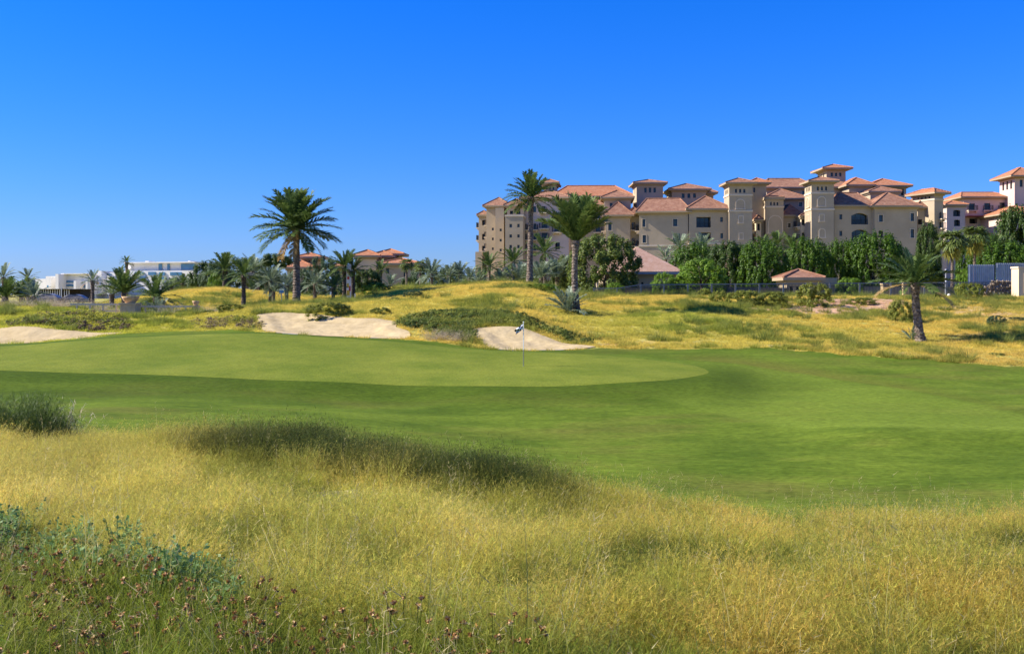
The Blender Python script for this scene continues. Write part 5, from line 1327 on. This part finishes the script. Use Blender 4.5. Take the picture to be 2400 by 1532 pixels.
block(b, 708, 740, 604, 160, 5, 594, tile=M_TILEO, front=trio(714, 736, 607, 614), ov=1.0)

# --- stone gateway seen between the palms
b = empty('stone_gateway', (PX(588, 126), 126, gz(PX(588, 126), 126)), 'small beige gateway with a dark doorway between the palms', 'gateway')
block(b, 577, 601, 643, 126, 1.2, None, roof=False, mat=M_WALLY, front=[(583, 595, 648, 676, 'arch')], bands=(641.5,), base=700)
m = MB(); Yq = 124.5; m.box(PX(572, Yq), PX(606, Yq), Yq, Yq + .35, gz(PX(588, Yq), Yq) - .1, PZ(664, Yq)); m.build('low_wall', simple_mat('brown_brick', [(.2, .12, .08), (.3, .2, .14)], 6), b)

# --- pool house and kiosk behind the fence
b = bld('single storey pool house with a broad pale hip roof', 1540, 104, 'pool_house', 'building', gz(PX(1540, 104), 104))
block(b, 1420, 1590, 640, 104, 12, 581, tile=M_TILEP, front=[(1503, 1508, 661, 666, 'win')], ov=.55, base=705, cap=False)
m = MB(); fr = Frame(PX(1412, 103.3), 103.3); m.box(0, PX(1600, 103.3) - PX(1412, 103.3), 0, .12, PZ(642.5, 103.3), PZ(637.5, 103.3), xf=fr); m.build('gutter', simple_mat('gutter_grey', [(.25, .27, .28), (.32, .34, .35)], 2, .5), b)
b = bld('small kiosk with a pyramid tile roof behind the fence', 1885, 97, 'kiosk', 'kiosk', gz(PX(1885, 97), 97))
block(b, 1845, 1918, 654, 97, 3, 632, tile=M_TILE, ov=.55, base=705, front=[(1851, 1858, 672, 700, 'loggia'), (1866, 1872, 672, 700, 'win')], cap=True)
block(b, 1919, 1962, 651, 98, 3, None, roof=False, base=705, mat=M_WALL)

# --- white modern complex far left
M_WHITE = simple_mat('white_render', [(.76, .73, .66), (.83, .80, .73)], .2, .8)
M_BLUE = simple_mat('blue_glass', [(.06, .16, .26), (.10, .25, .38)], .3, .1, spec=.8)
b = empty('modern_building', (PX(380, 330), 330, 2.5), 'white modern complex with blue glass bands far left', 'building')
def slab(nm, u0, u1, v0, v1, Y, d, mat, par=None):
    m = MB(); m.box(PX(u0, Y), PX(u1, Y), Y, Y + d, PZ(v1, Y), PZ(v0, Y)); return m.build(nm, mat, par or b)
w1 = slab('upper_storey', 300, 467, 616, 634, 330, 18, M_WHITE)
slab('pane', 430, 466, 618.5, 633, 329.7, .2, M_BLUE, w1); slab('pane', 371, 380, 618.5, 633, 329.7, .2, M_BLUE, w1); slab('pane', 394, 400.5, 618.5, 633, 329.7, .2, M_BLUE, w1)
slab('roof_plate', 284, 470, 613.6, 616, 327.5, 22, M_WHITE); slab('roof_box', 318, 327, 611, 613.5, 338, 4, M_WHITE); slab('roof_box', 431, 437, 611.5, 613.5, 338, 4, M_WHITE)
slab('rounded_pier', 286, 299, 616.2, 700, 329, 9, M_WHITE)
w2 = slab('middle_storey', 285, 470, 634.2, 705, 326, 20, M_WHITE)
for (a, c, v0, v1) in ((316, 340, 637, 643), (352, 372, 637, 645), (380, 396, 638, 646), (410, 440, 638, 646), (316, 345, 648, 654), (380, 400, 650, 655)): slab('pane', a, c, v0, v1, 325.7, .25, M_BLUE, w2)
w3 = slab('stepped_wing', 226, 285, 638, 700, 322, 16, M_WHITE)
for (a, c, v0, v1) in ((226.5, 232, 640, 646), (242, 262, 641, 645), (246, 280, 649, 652), (228, 262, 657, 661), (228, 258, 666, 672)): slab('pane', a, c, v0, v1, 321.7, .25, M_BLUE, w3)
slab('fin_wall', 232, 242, 634, 690, 319, 10, M_WHITE); slab('fin_wall', 262, 268, 646, 690, 317, 8, M_WHITE)
w4 = slab('long_wing', 136, 226, 641, 700, 318, 16, M_WHITE)
slab('roof_plate', 136, 208, 639.5, 641.3, 316.5, 18, M_WHITE)
for (a, c, v0, v1) in ((140, 175, 657, 662), (135.5, 176, 666, 671), (186, 210, 667, 674), (204, 212, 660, 676)): slab('pane', a, c, v0, v1, 317.7, .25, M_BLUE, w4)
slab('fin_wall', 127.5, 136, 641, 690, 314, 10, M_WHITE); slab('fin_wall', 178, 184, 657, 690, 314, 7, M_WHITE); slab('fin_wall', 211, 216, 659, 690, 314, 7, M_WHITE)
w5 = slab('low_wing', 86, 127.5, 646, 700, 320, 12, M_WHITE)
for (a, c, v0, v1) in ((110, 124, 660, 664), (90, 104, 668, 673), (106, 126, 670, 674)): slab('pane', a, c, v0, v1, 319.7, .25, M_BLUE, w5)
slab('fin_wall', 103.5, 110, 649.5, 690, 316, 8, M_WHITE); slab('low_parapet', 40, 90, 652, 700, 324, 10, M_WHITE)
b.rotation_euler.z = -.24

# --- dark pavilion with white posts, cars on the access road
b = empty('dark_pavilion', (PX(138, 190), 190, 2.5), 'low dark pavilion with a row of white posts', 'pavilion')
M_BROWN = simple_mat('dark_cladding', [(.035, .025, .02), (.06, .045, .035)], 2, .8)
def pav(nm, u0, u1, v0, v1, Y, d, mat): m = MB(); m.box(PX(u0, Y), PX(u1, Y), Y, Y + d, PZ(v1, Y), PZ(v0, Y)); return m.build(nm, mat, b)
pav('wall', 88, 190, 679, 712, 191.5, 6, M_BROWN); pav('roof', 86, 191, 677, 679, 189.6, 9, M_BROWN)
for i in range(13): u = 90 + i * 5.4 + (6 if i > 9 else 0); pav('post', u, u + 1.5, 679.1, 712, 190, .12, M_WHITE)
pav('post', 142.5, 144.5, 672, 712, 189.3, .14, M_WHITE)

M_CARG = simple_mat('car_glass', [(.02, .025, .03), (.04, .05, .06)], 2, .1, spec=.7)
M_TYRE = simple_mat('tyre_rubber', [(.015, .015, .015), (.025, .025, .025)], 5, .9)
def car(label, u, Y, col, L=4.5):
    x = PX(u, Y); z = gz(x, Y) + .1
    root = empty('parked_car', (x, Y, z), label, 'car', 'cars on the access road')
    M = simple_mat('car_paint', [col, tuple(c * 1.1 for c in col)], 1, .35, 0, spec=.4)
    prof = [(-.5, .35), (-.5, .62), (-.46, .72), (-.27, .80), (-.14, 1.20), (-.02, 1.42), (.2, 1.44), (.36, 1.26), (.47, .92), (.5, .8), (.5, .35)]
    m = MB(); hw = .88; k = len(prof)
    ins = [0 if h < .9 else .16 for _, h in prof]
    Lp = [(x + a * L, Y - hw + i, z + h) for (a, h), i in zip(prof, ins)]; Rp = [(x + a * L, Y + hw - i, z + h) for (a, h), i in zip(prof, ins)]
    m.face(Lp); m.face(Rp[::-1])
    for i in range(k): j = (i + 1) % k; m.face([Lp[j], Lp[i], Rp[i], Rp[j]])
    m.build('body', M, root)
    g = MB()
    for s in (-1, 1):
        yy = Y + s * (hw - .145)
        for a in ([(-.2, .92), (-.12, 1.2), (-.02, 1.36), (.06, 1.37), (.06, .92)], [(.08, .92), (.08, 1.37), (.2, 1.37), (.32, 1.22), (.38, .95)]):
            g.face([(x + q * L, yy + s * (.03 if h < 1 else 0), z + h) for q, h in a])
    g.face([(x - .255 * L, Y - .6, z + .86), (x - .255 * L, Y + .6, z + .86), (x - .135 * L, Y + .58, z + 1.23), (x - .135 * L, Y - .58, z + 1.23)])
    g.build('glazing', M_CARG, root)
    for a in (-.31, .31):
        for s in (-1, 1):
            w = MB(); w.tube([(x + a * L, Y + s * (hw - .2), z + .33), (x + a * L, Y + s * (hw + .02), z + .33)], [.33, .33], 14); w.build('wheel', M_TYRE, root)
    return root
car('silver car half hidden behind the golden mound at far left', 106, 150, (.20, .18, .15))
car('blue grey car to the right of the silver one', 168, 151.5, (.12, .11, .10))

# ---------------------------------------------------------------- stone planters, bridge rail
M_STONE = simple_mat('pale_stone', [(.46, .34, .19), (.58, .44, .26)], 2.5, .9, bump=.5, bscale=9)
M_BOWL = simple_mat('terracotta_bowl', [(.42, .25, .12), (.56, .36, .19), (.6, .44, .28)], 3, .85, bump=.3)
M_RAIL = simple_mat('painted_rail', [(.60, .48, .32), (.68, .56, .39)], 3, .7)
def planter(label, u, Y, vtop, vrim, half, vb):
    x = PX(u, Y); z = gz(x, Y); root = empty('stone_planter', (x, Y, z), label, 'planter', 'stone planters on the bridge piers')
    zt = PZ(vtop, Y); zr = PZ(vrim, Y); h = half / FPX * Y
    m = MB(); m.box(x - h, x + h, Y - h, Y + h, z - .4, zt - .12); m.build('pier', M_STONE, root)
    m = MB(); m.box(x - h * 1.12, x + h * 1.12, Y - h * 1.12, Y + h * 1.12, zt - .118, zt); m.build('pier_cap', M_STONE, root)
    H = zr - zt; m = MB()
    m.lathe([(h * .62, .002), (h * .66, H * .12), (h * .9, H * .35), (h * 1.05, H * .7), (h * 1.16, H), (h * 1.02, H), (h * .9, H * .6), (.01, H * .55)], 20, c=(x, Y, zt))
    m.build('bowl', M_BOWL, root, smooth=True)
    me = crown_mesh('plants', M_LEAFO, int(u), 260, .11, 'dome', 0, .3, .3, 14)
    link('plants', me, root, (0, 0, zr - z + .02), (0, 0, 0), (h * .85, h * .85, .14)); return root
planter('large terracotta bowl on a square stone pier', 306, 71.5, 710, 694.5, 17.5, 735)
planter('smaller terracotta bowl on a slim stone post', 459, 73.5, 716, 705, 7, 742)
def rail(label, ua, ub, Y, v, n):
    root = empty('bridge_rail', (PX((ua + ub) / 2, Y), Y, gz(PX((ua + ub) / 2, Y), Y)), label, 'railing')
    z = PZ(v, Y); m = MB(); m.box(PX(ua, Y), PX(ub, Y), Y - .05, Y + .05, z - .06, z + .06); m.build('top_rail', M_RAIL, root)
    m = MB(); m.box(PX(ua, Y), PX(ub, Y), Y - .03, Y + .03, z - .52, z - .44); m.build('lower_rail', M_RAIL, root)
    for i in range(n):
        u = ua + (ub - ua) * (i + .5) / n; x = PX(u, Y); m = MB(); m.box(x - .05, x + .05, Y - .048, Y + .048, gz(x, Y) - .2, z - .062); m.build('post', M_RAIL, root)
rail('pale bridge rail running left from the large planter', 165, 288, 71.6, 713, 4)
rail('pale bridge rail between the two planters', 325, 451, 72.6, 718, 4)

# ---------------------------------------------------------------- metal fence on the right
M_STEEL = simple_mat('grey_steel', [(.16, .17, .17), (.22, .23, .23)], 3, .5, .3)
M_STEELD = simple_mat('dark_steel', [(.05, .05, .05), (.08, .08, .08)], 3, .5, .3)
fu = [1392, 1446, 1502, 1556, 1612, 1668, 1724, 1780, 1836, 1890, 1945, 2015, 2088, 2167, 2218, 2250, 2332, 2376]
fY = 91.5
fx = [PX(u, fY) for u in fu]
froot = empty('metal_fence', (PX(1880, fY), fY, 3.6), 'long grey metal fence with thin bars along the top of the bank', 'fence')
ftop = [PZ(668 + (661 - 668) * (u - 1392) / 984., fY) - (.30 if u < 1450 else 0) for u in fu]
for i, x in enumerate(fx):
    m = MB(); m.box(x - .07, x + .07, fY - .07, fY + .07, gz(x, fY) - .3, ftop[i] + .06); m.build('post', M_STEEL, froot)
def bar(m, xa, xb, za, zb, t, dy):
    p = [(xa, fY - dy, za - t), (xb, fY - dy, zb - t), (xb, fY + dy, zb - t), (xa, fY + dy, za - t), (xa, fY - dy, za + t), (xb, fY - dy, zb + t), (xb, fY + dy, zb + t), (xa, fY + dy, za + t)]
    n = len(m.V); m.V += p
    for f in ((0, 3, 2, 1), (4, 5, 6, 7), (0, 1, 5, 4), (2, 3, 7, 6), (0, 4, 7, 3), (1, 2, 6, 5)): m.F.append(tuple(n + q for q in f)); m.M.append(0)
for i in range(len(fx) - 1):
    xa, xb = fx[i] + .072, fx[i + 1] - .072; ga, gb = gz(fx[i], fY), gz(fx[i + 1], fY)
    m = MB(); bar(m, xa, xb, ftop[i], ftop[i + 1], .045, .035); m.build('top_rail', M_STEEL, froot)
    m = MB(); bar(m, xa, xb, ga + .18, gb + .18, .04, .03); m.build('bottom_rail', M_STEELD, froot)
    m = MB(); bar(m, xa, xb, ftop[i] - .26, ftop[i + 1] - .26, .025, .025)
    k = max(3, int((xb - xa) / .13))
    for j in range(1, k):
        x = xa + (xb - xa) * j / k; f = j / k
        m.box(x - .016, x + .016, fY - .014, fY + .014, ga + (gb - ga) * f + .22, ftop[i] + (ftop[i + 1] - ftop[i]) * f - .046)
    o = m.build('bars', M_STEELD, froot); o['kind'] = 'stuff'
# low pale kerb wall under the fence
m = MB(); xa, xb = PX(1980, 90.3), PX(2260, 90.3)
m.box(xa, xb, 90.15, 90.45, 3.2, 3.92); o = m.build('kerb_wall', M_STONE); tag(o, 'low pale kerb wall along the fence foot above the bank', 'low wall')
# dark brown retaining wall behind the fence, left half
m = MB(); m.box(PX(1400, 96), PX(1850, 96), 96, 96.4, 3.0, PZ(674, 96)); o = m.build('garden_wall', simple_mat('brown_wall', [(.12, .10, .08), (.18, .15, .12)], 1.2, .9, bump=.3)); tag(o, 'brownish garden wall behind the metal fence', 'wall')
m = MB(); m.box(PX(1990, 98), PX(2260, 98), 98, 98.4, 3.0, PZ(672, 98)); o = m.build('garden_wall', simple_mat('tan_wall', [(.22, .19, .15), (.30, .26, .2)], 1.2, .9, bump=.3)); tag(o, 'tan garden wall behind the fence, right of the kiosk', 'wall')
for lab, u, v0, Y, hw in (('square stone gate pillar behind the fence right of the kiosk', 2075, 664, 93.5, 8), ('slim stone pillar behind the sparse slope palm', 2122, 656, 95, 6.5)):
    m = MB(); x = PX(u, Y); h = hw / FPX * Y; zt = PZ(v0, Y)
    m.box(x - h, x + h, Y - h, Y + h, gz(x, Y) - .2, zt - .12); m.box(x - h * 1.2, x + h * 1.2, Y - h * 1.2, Y + h * 1.2, zt - .117, zt)
    o = m.build('gate_pillar', M_STONE); tag(o, lab, 'pillar')
# beige end pillar at the right edge
Y = 86; x = PX(2396, Y); h = 17 / FPX * Y; z = gz(x, Y); r = empty('end_pillar', (x, Y, z), 'broad beige rendered pillar at the right edge of the photo', 'pillar')
m = MB(); m.box(x - h, x + h, Y - h, Y + h, z - .3, PZ(629, Y)); m.build('shaft', M_WALLY, r)
m = MB(); m.box(x - h * 1.1, x + h * 1.1, Y - h * 1.1, Y + h * 1.1, PZ(629, Y) + .003, PZ(625, Y)); m.build('cap', M_TRIM, r)
m = MB(); m.box(x - h * .3, x + h * .7, Y - h - .05, Y - h + .02, z + .4, PZ(637, Y)); m.build('recessed_plate', M_WALL, r)
# corrugated hoarding
M_SHEET = simple_mat('corrugated_sheet', [(.30, .33, .37), (.40, .43, .47)], 1.5, .45, .4)
hr = empty('hoarding', (PX(2330, 93), 93, gz(PX(2330, 93), 93)), 'blue grey corrugated metal hoarding behind the fence', 'hoarding')
for ua, ub, v0 in ((2269, 2330, 620), (2334, 2402, 616.5)):
    m = MB(); Y = 93; k = int((ub - ua) / 2.4); z0 = gz(PX(ua, Y), Y) - .2
    for i in range(k):
        a = PX(ua + (ub - ua) * i / k, Y); c = PX(ua + (ub - ua) * (i + 1) / k, Y); d1 = .05 if i % 2 else 0; w_ = (c - a) * .2
        m.box(a + (w_ if i % 2 else 0), c - (w_ if i % 2 else 0) + .001, Y - d1, Y + .012 + i % 2 * .001, z0, PZ(v0, Y))
    m.build('sheet_panel', M_SHEET, hr)
m = MB(); m.box(PX(2330.5, 93), PX(2333.5, 93), 93.06, 93.16, gz(PX(2332, 93), 93) - .2, PZ(622, 93)); m.build('post', M_STEELD, hr)
# dry stone pile: individual stones
M_ROCK = simple_mat('rubble_stone', [(.10, .075, .05), (.2, .155, .11), (.36, .29, .22)], 3, .95, bump=.5)
def rock_mesh(seed):
    bm = bmesh.new(); bmesh.ops.create_icosphere(bm, subdivisions=1, radius=1); q = random.Random(seed)
    for v in bm.verts: v.co *= q.uniform(.72, 1.12)
    me = bpy.data.meshes.new('stone'); bm.to_mesh(me); bm.free(); me.materials.append(M_ROCK); return me
rocks = [rock_mesh(i) for i in range(5)]
Y = 88.5; sr = empty('dry_stone_wall', (PX(2350, Y), Y, gz(PX(2350, Y), Y)), 'rough dry stone wall of piled rubble before the hoarding', 'stone wall')
q = random.Random(5)
for row in range(9):
    for i in range(15):
        u = 2306 + i * 5.0 + (row % 2) * 2.5 + q.uniform(-1, 1)
        v = 697 - row * 4.6 + q.uniform(-.8, .8)
        if row > 5 and i < 1 + (row - 5): continue
        s = q.uniform(.10, .15)
        link('stone', rocks[q.randrange(5)], sr, (PX(u, Y) - sr.location.x, q.uniform(-.12, .12), PZ(v, Y) - sr.location.z), (q.random() * 6, q.random() * 6, q.random() * 6), (s * 1.25, s, s * .85))
# lamp post, white ball, tall sign
def lathe_thing(nm, label, cat, u, Y, prof, mat, vbase=None):
    x = PX(u, Y); m = MB(); m.lathe(prof, 12, c=(x, Y, gz(x, Y) if vbase is None else PZ(vbase, Y))); o = m.build(nm, mat, smooth=True); return tag(o, label, cat)
M_GREYP = simple_mat('grey_post', [(.36, .38, .40), (.44, .46, .48)], 3, .5)
Y = 92.6; lathe_thing('lamp_post', 'plain grey post standing at the fence near the fan palms', 'post', 2217, Y, [(.08, -.2), (.08, 1.2), (.06, 1.21), (.06, PZ(634, Y) - gz(PX(2217, Y), Y)), (.09, PZ(634, Y) - gz(PX(2217, Y), Y) + .01), (.09, PZ(631, Y) - gz(PX(2217, Y), Y)), (.0, PZ(631, Y) - gz(PX(2217, Y), Y) + .02)], M_GREYP)
Y = 89.6; lathe_thing('bollard_lamp', 'small white globe light at the fence foot', 'lamp', 2224, Y, [(.04, -.15), (.04, .06), (.09, .08), (.14, .16), (.14, .24), (.08, .31), (0, .33)], M_WHITE)
Y = 91.5; x = PX(817, Y); z = gz(x, Y); sg = empty('tall_sign', (x, Y, z), 'tall white banner sign with red and yellow marks between the paired palms', 'sign')
M_RED = simple_mat('sign_red', [(.5, .06, .04), (.6, .1, .06)], 3); M_YEL = simple_mat('sign_yellow', [(.7, .42, .05), (.75, .5, .08)], 3); M_SIGN = simple_mat('sign_white', [(.72, .68, .66), (.8, .77, .75)], 2)
m = MB(); m.box(PX(812, Y), PX(823, Y), Y - .04, Y + .04, z - .1, PZ(619, Y)); m.build('panel', M_SIGN, sg)
for i, (v0, v1, a, c, mt) in enumerate(((632, 640, 813.5, 817, M_RED), (636, 645, 818, 821.5, M_RED), (648, 655, 814, 819, M_RED), (664, 674, 813, 818, M_YEL), (670, 682, 818, 822, M_RED), (680, 692, 813, 820, M_YEL))):
    m = MB(); m.box(PX(a, Y), PX(c, Y), Y - .055, Y - .043, PZ(v1, Y), PZ(v0, Y)); m.build('printed_mark', mt, sg)
Y = 90.6; m = MB(); m.box(PX(830.5, Y), PX(834, Y), Y - .07, Y + .07, gz(PX(832, Y), Y) - .1, PZ(688, Y)); tag(m.build('bollard', M_WHITE), 'short white bollard right of the paired palms', 'bollard')
Y = 86; x = PX(660, Y); m = MB(); m.box(x - .16, x + .16, Y - .1, Y + .1, PZ(687, Y), PZ(680, Y)); m.box(x - .03, x + .03, Y - .03, Y + .03, gz(x, Y) - .1, PZ(687, Y) - .002)
tag(m.build('marker_sign', simple_mat('sign_blue', [(.12, .3, .5), (.18, .38, .58)], 2)), 'small blue marker sign left of the thick tall palm', 'sign')

# ---------------------------------------------------------------- flagstick on the green
Y = 46.0; u = 1227; x = PX(u, Y); z = float(ground_z(np.array([x]), np.array([Y]))[0]) + .045
zt = PZ(756, Y)
fl = empty('golf_flagstick', (x, Y, z), 'thin golf flagstick with a limp black and white checked flag', 'flagstick')
M_POLE = simple_mat('pole_white', [(.66, .66, .60), (.74, .74, .68)], 3, .4); M_POLEB = simple_mat('pole_dark', [(.16, .17, .12), (.22, .23, .16)], 3, .5)
m = MB(); m.tube([(x, Y, z - .1), (x, Y, z + .75)], [.022, .022], 8); m.build('lower_pole', M_POLEB, fl)
m = MB(); m.tube([(x, Y, z + .752), (x, Y, zt)], [.021, .016], 8); m.build('pole', M_POLE, fl)
m = MB(); m.lathe([(.0, .06), (.03, .045), (.035, .02), (.02, .0), (0, 0)], 10, c=(x, Y, zt)); m.build('finial', M_POLE, fl)
m = MB(); m.lathe([(.062, -.02), (.062, .004), (.054, .004), (.054, -.12)], 16, c=(x, Y, z - .002)); m.build('cup_rim', M_POLE, fl)
M_BW = [simple_mat('flag_white', [(.72, .73, .74), (.8, .81, .82)], 6, .8), simple_mat('flag_black', [(.012, .012, .014), (.02, .02, .022)], 6, .8)]
nx, nz_ = 30, 24; V = []; F = []; M = []
for j in range(nz_ + 1):
    for i in range(nx + 1):
        s = i / nx; t = j / nz_
        # cloth hanging from the pole: droops and gathers towards the free end
        wx = -.025 - .40 * s * (1 - .25 * t); dz = -.02 - .26 * t - .34 * s ** 1.15 + .10 * s * t
        yy = .07 * math.sin(s * 8 + t * 2.2) * (.3 + s) + .03 * math.sin(t * 7 + s * 4)
        V.append((wx + .03 * math.sin(t * 5 + s * 6) * s, yy, dz))
for j in range(nz_):
    for i in range(nx):
        a = j * (nx + 1) + i; F.append((a, a + 1, a + nx + 2, a + nx + 1)); M.append((i * 4 // nx + j * 3 // nz_) % 2)
me = np_mesh('flag', np.array(V), np.array(F), M_BW, M, True)
link('flag', me, fl, (0, 0, zt - z - .02))
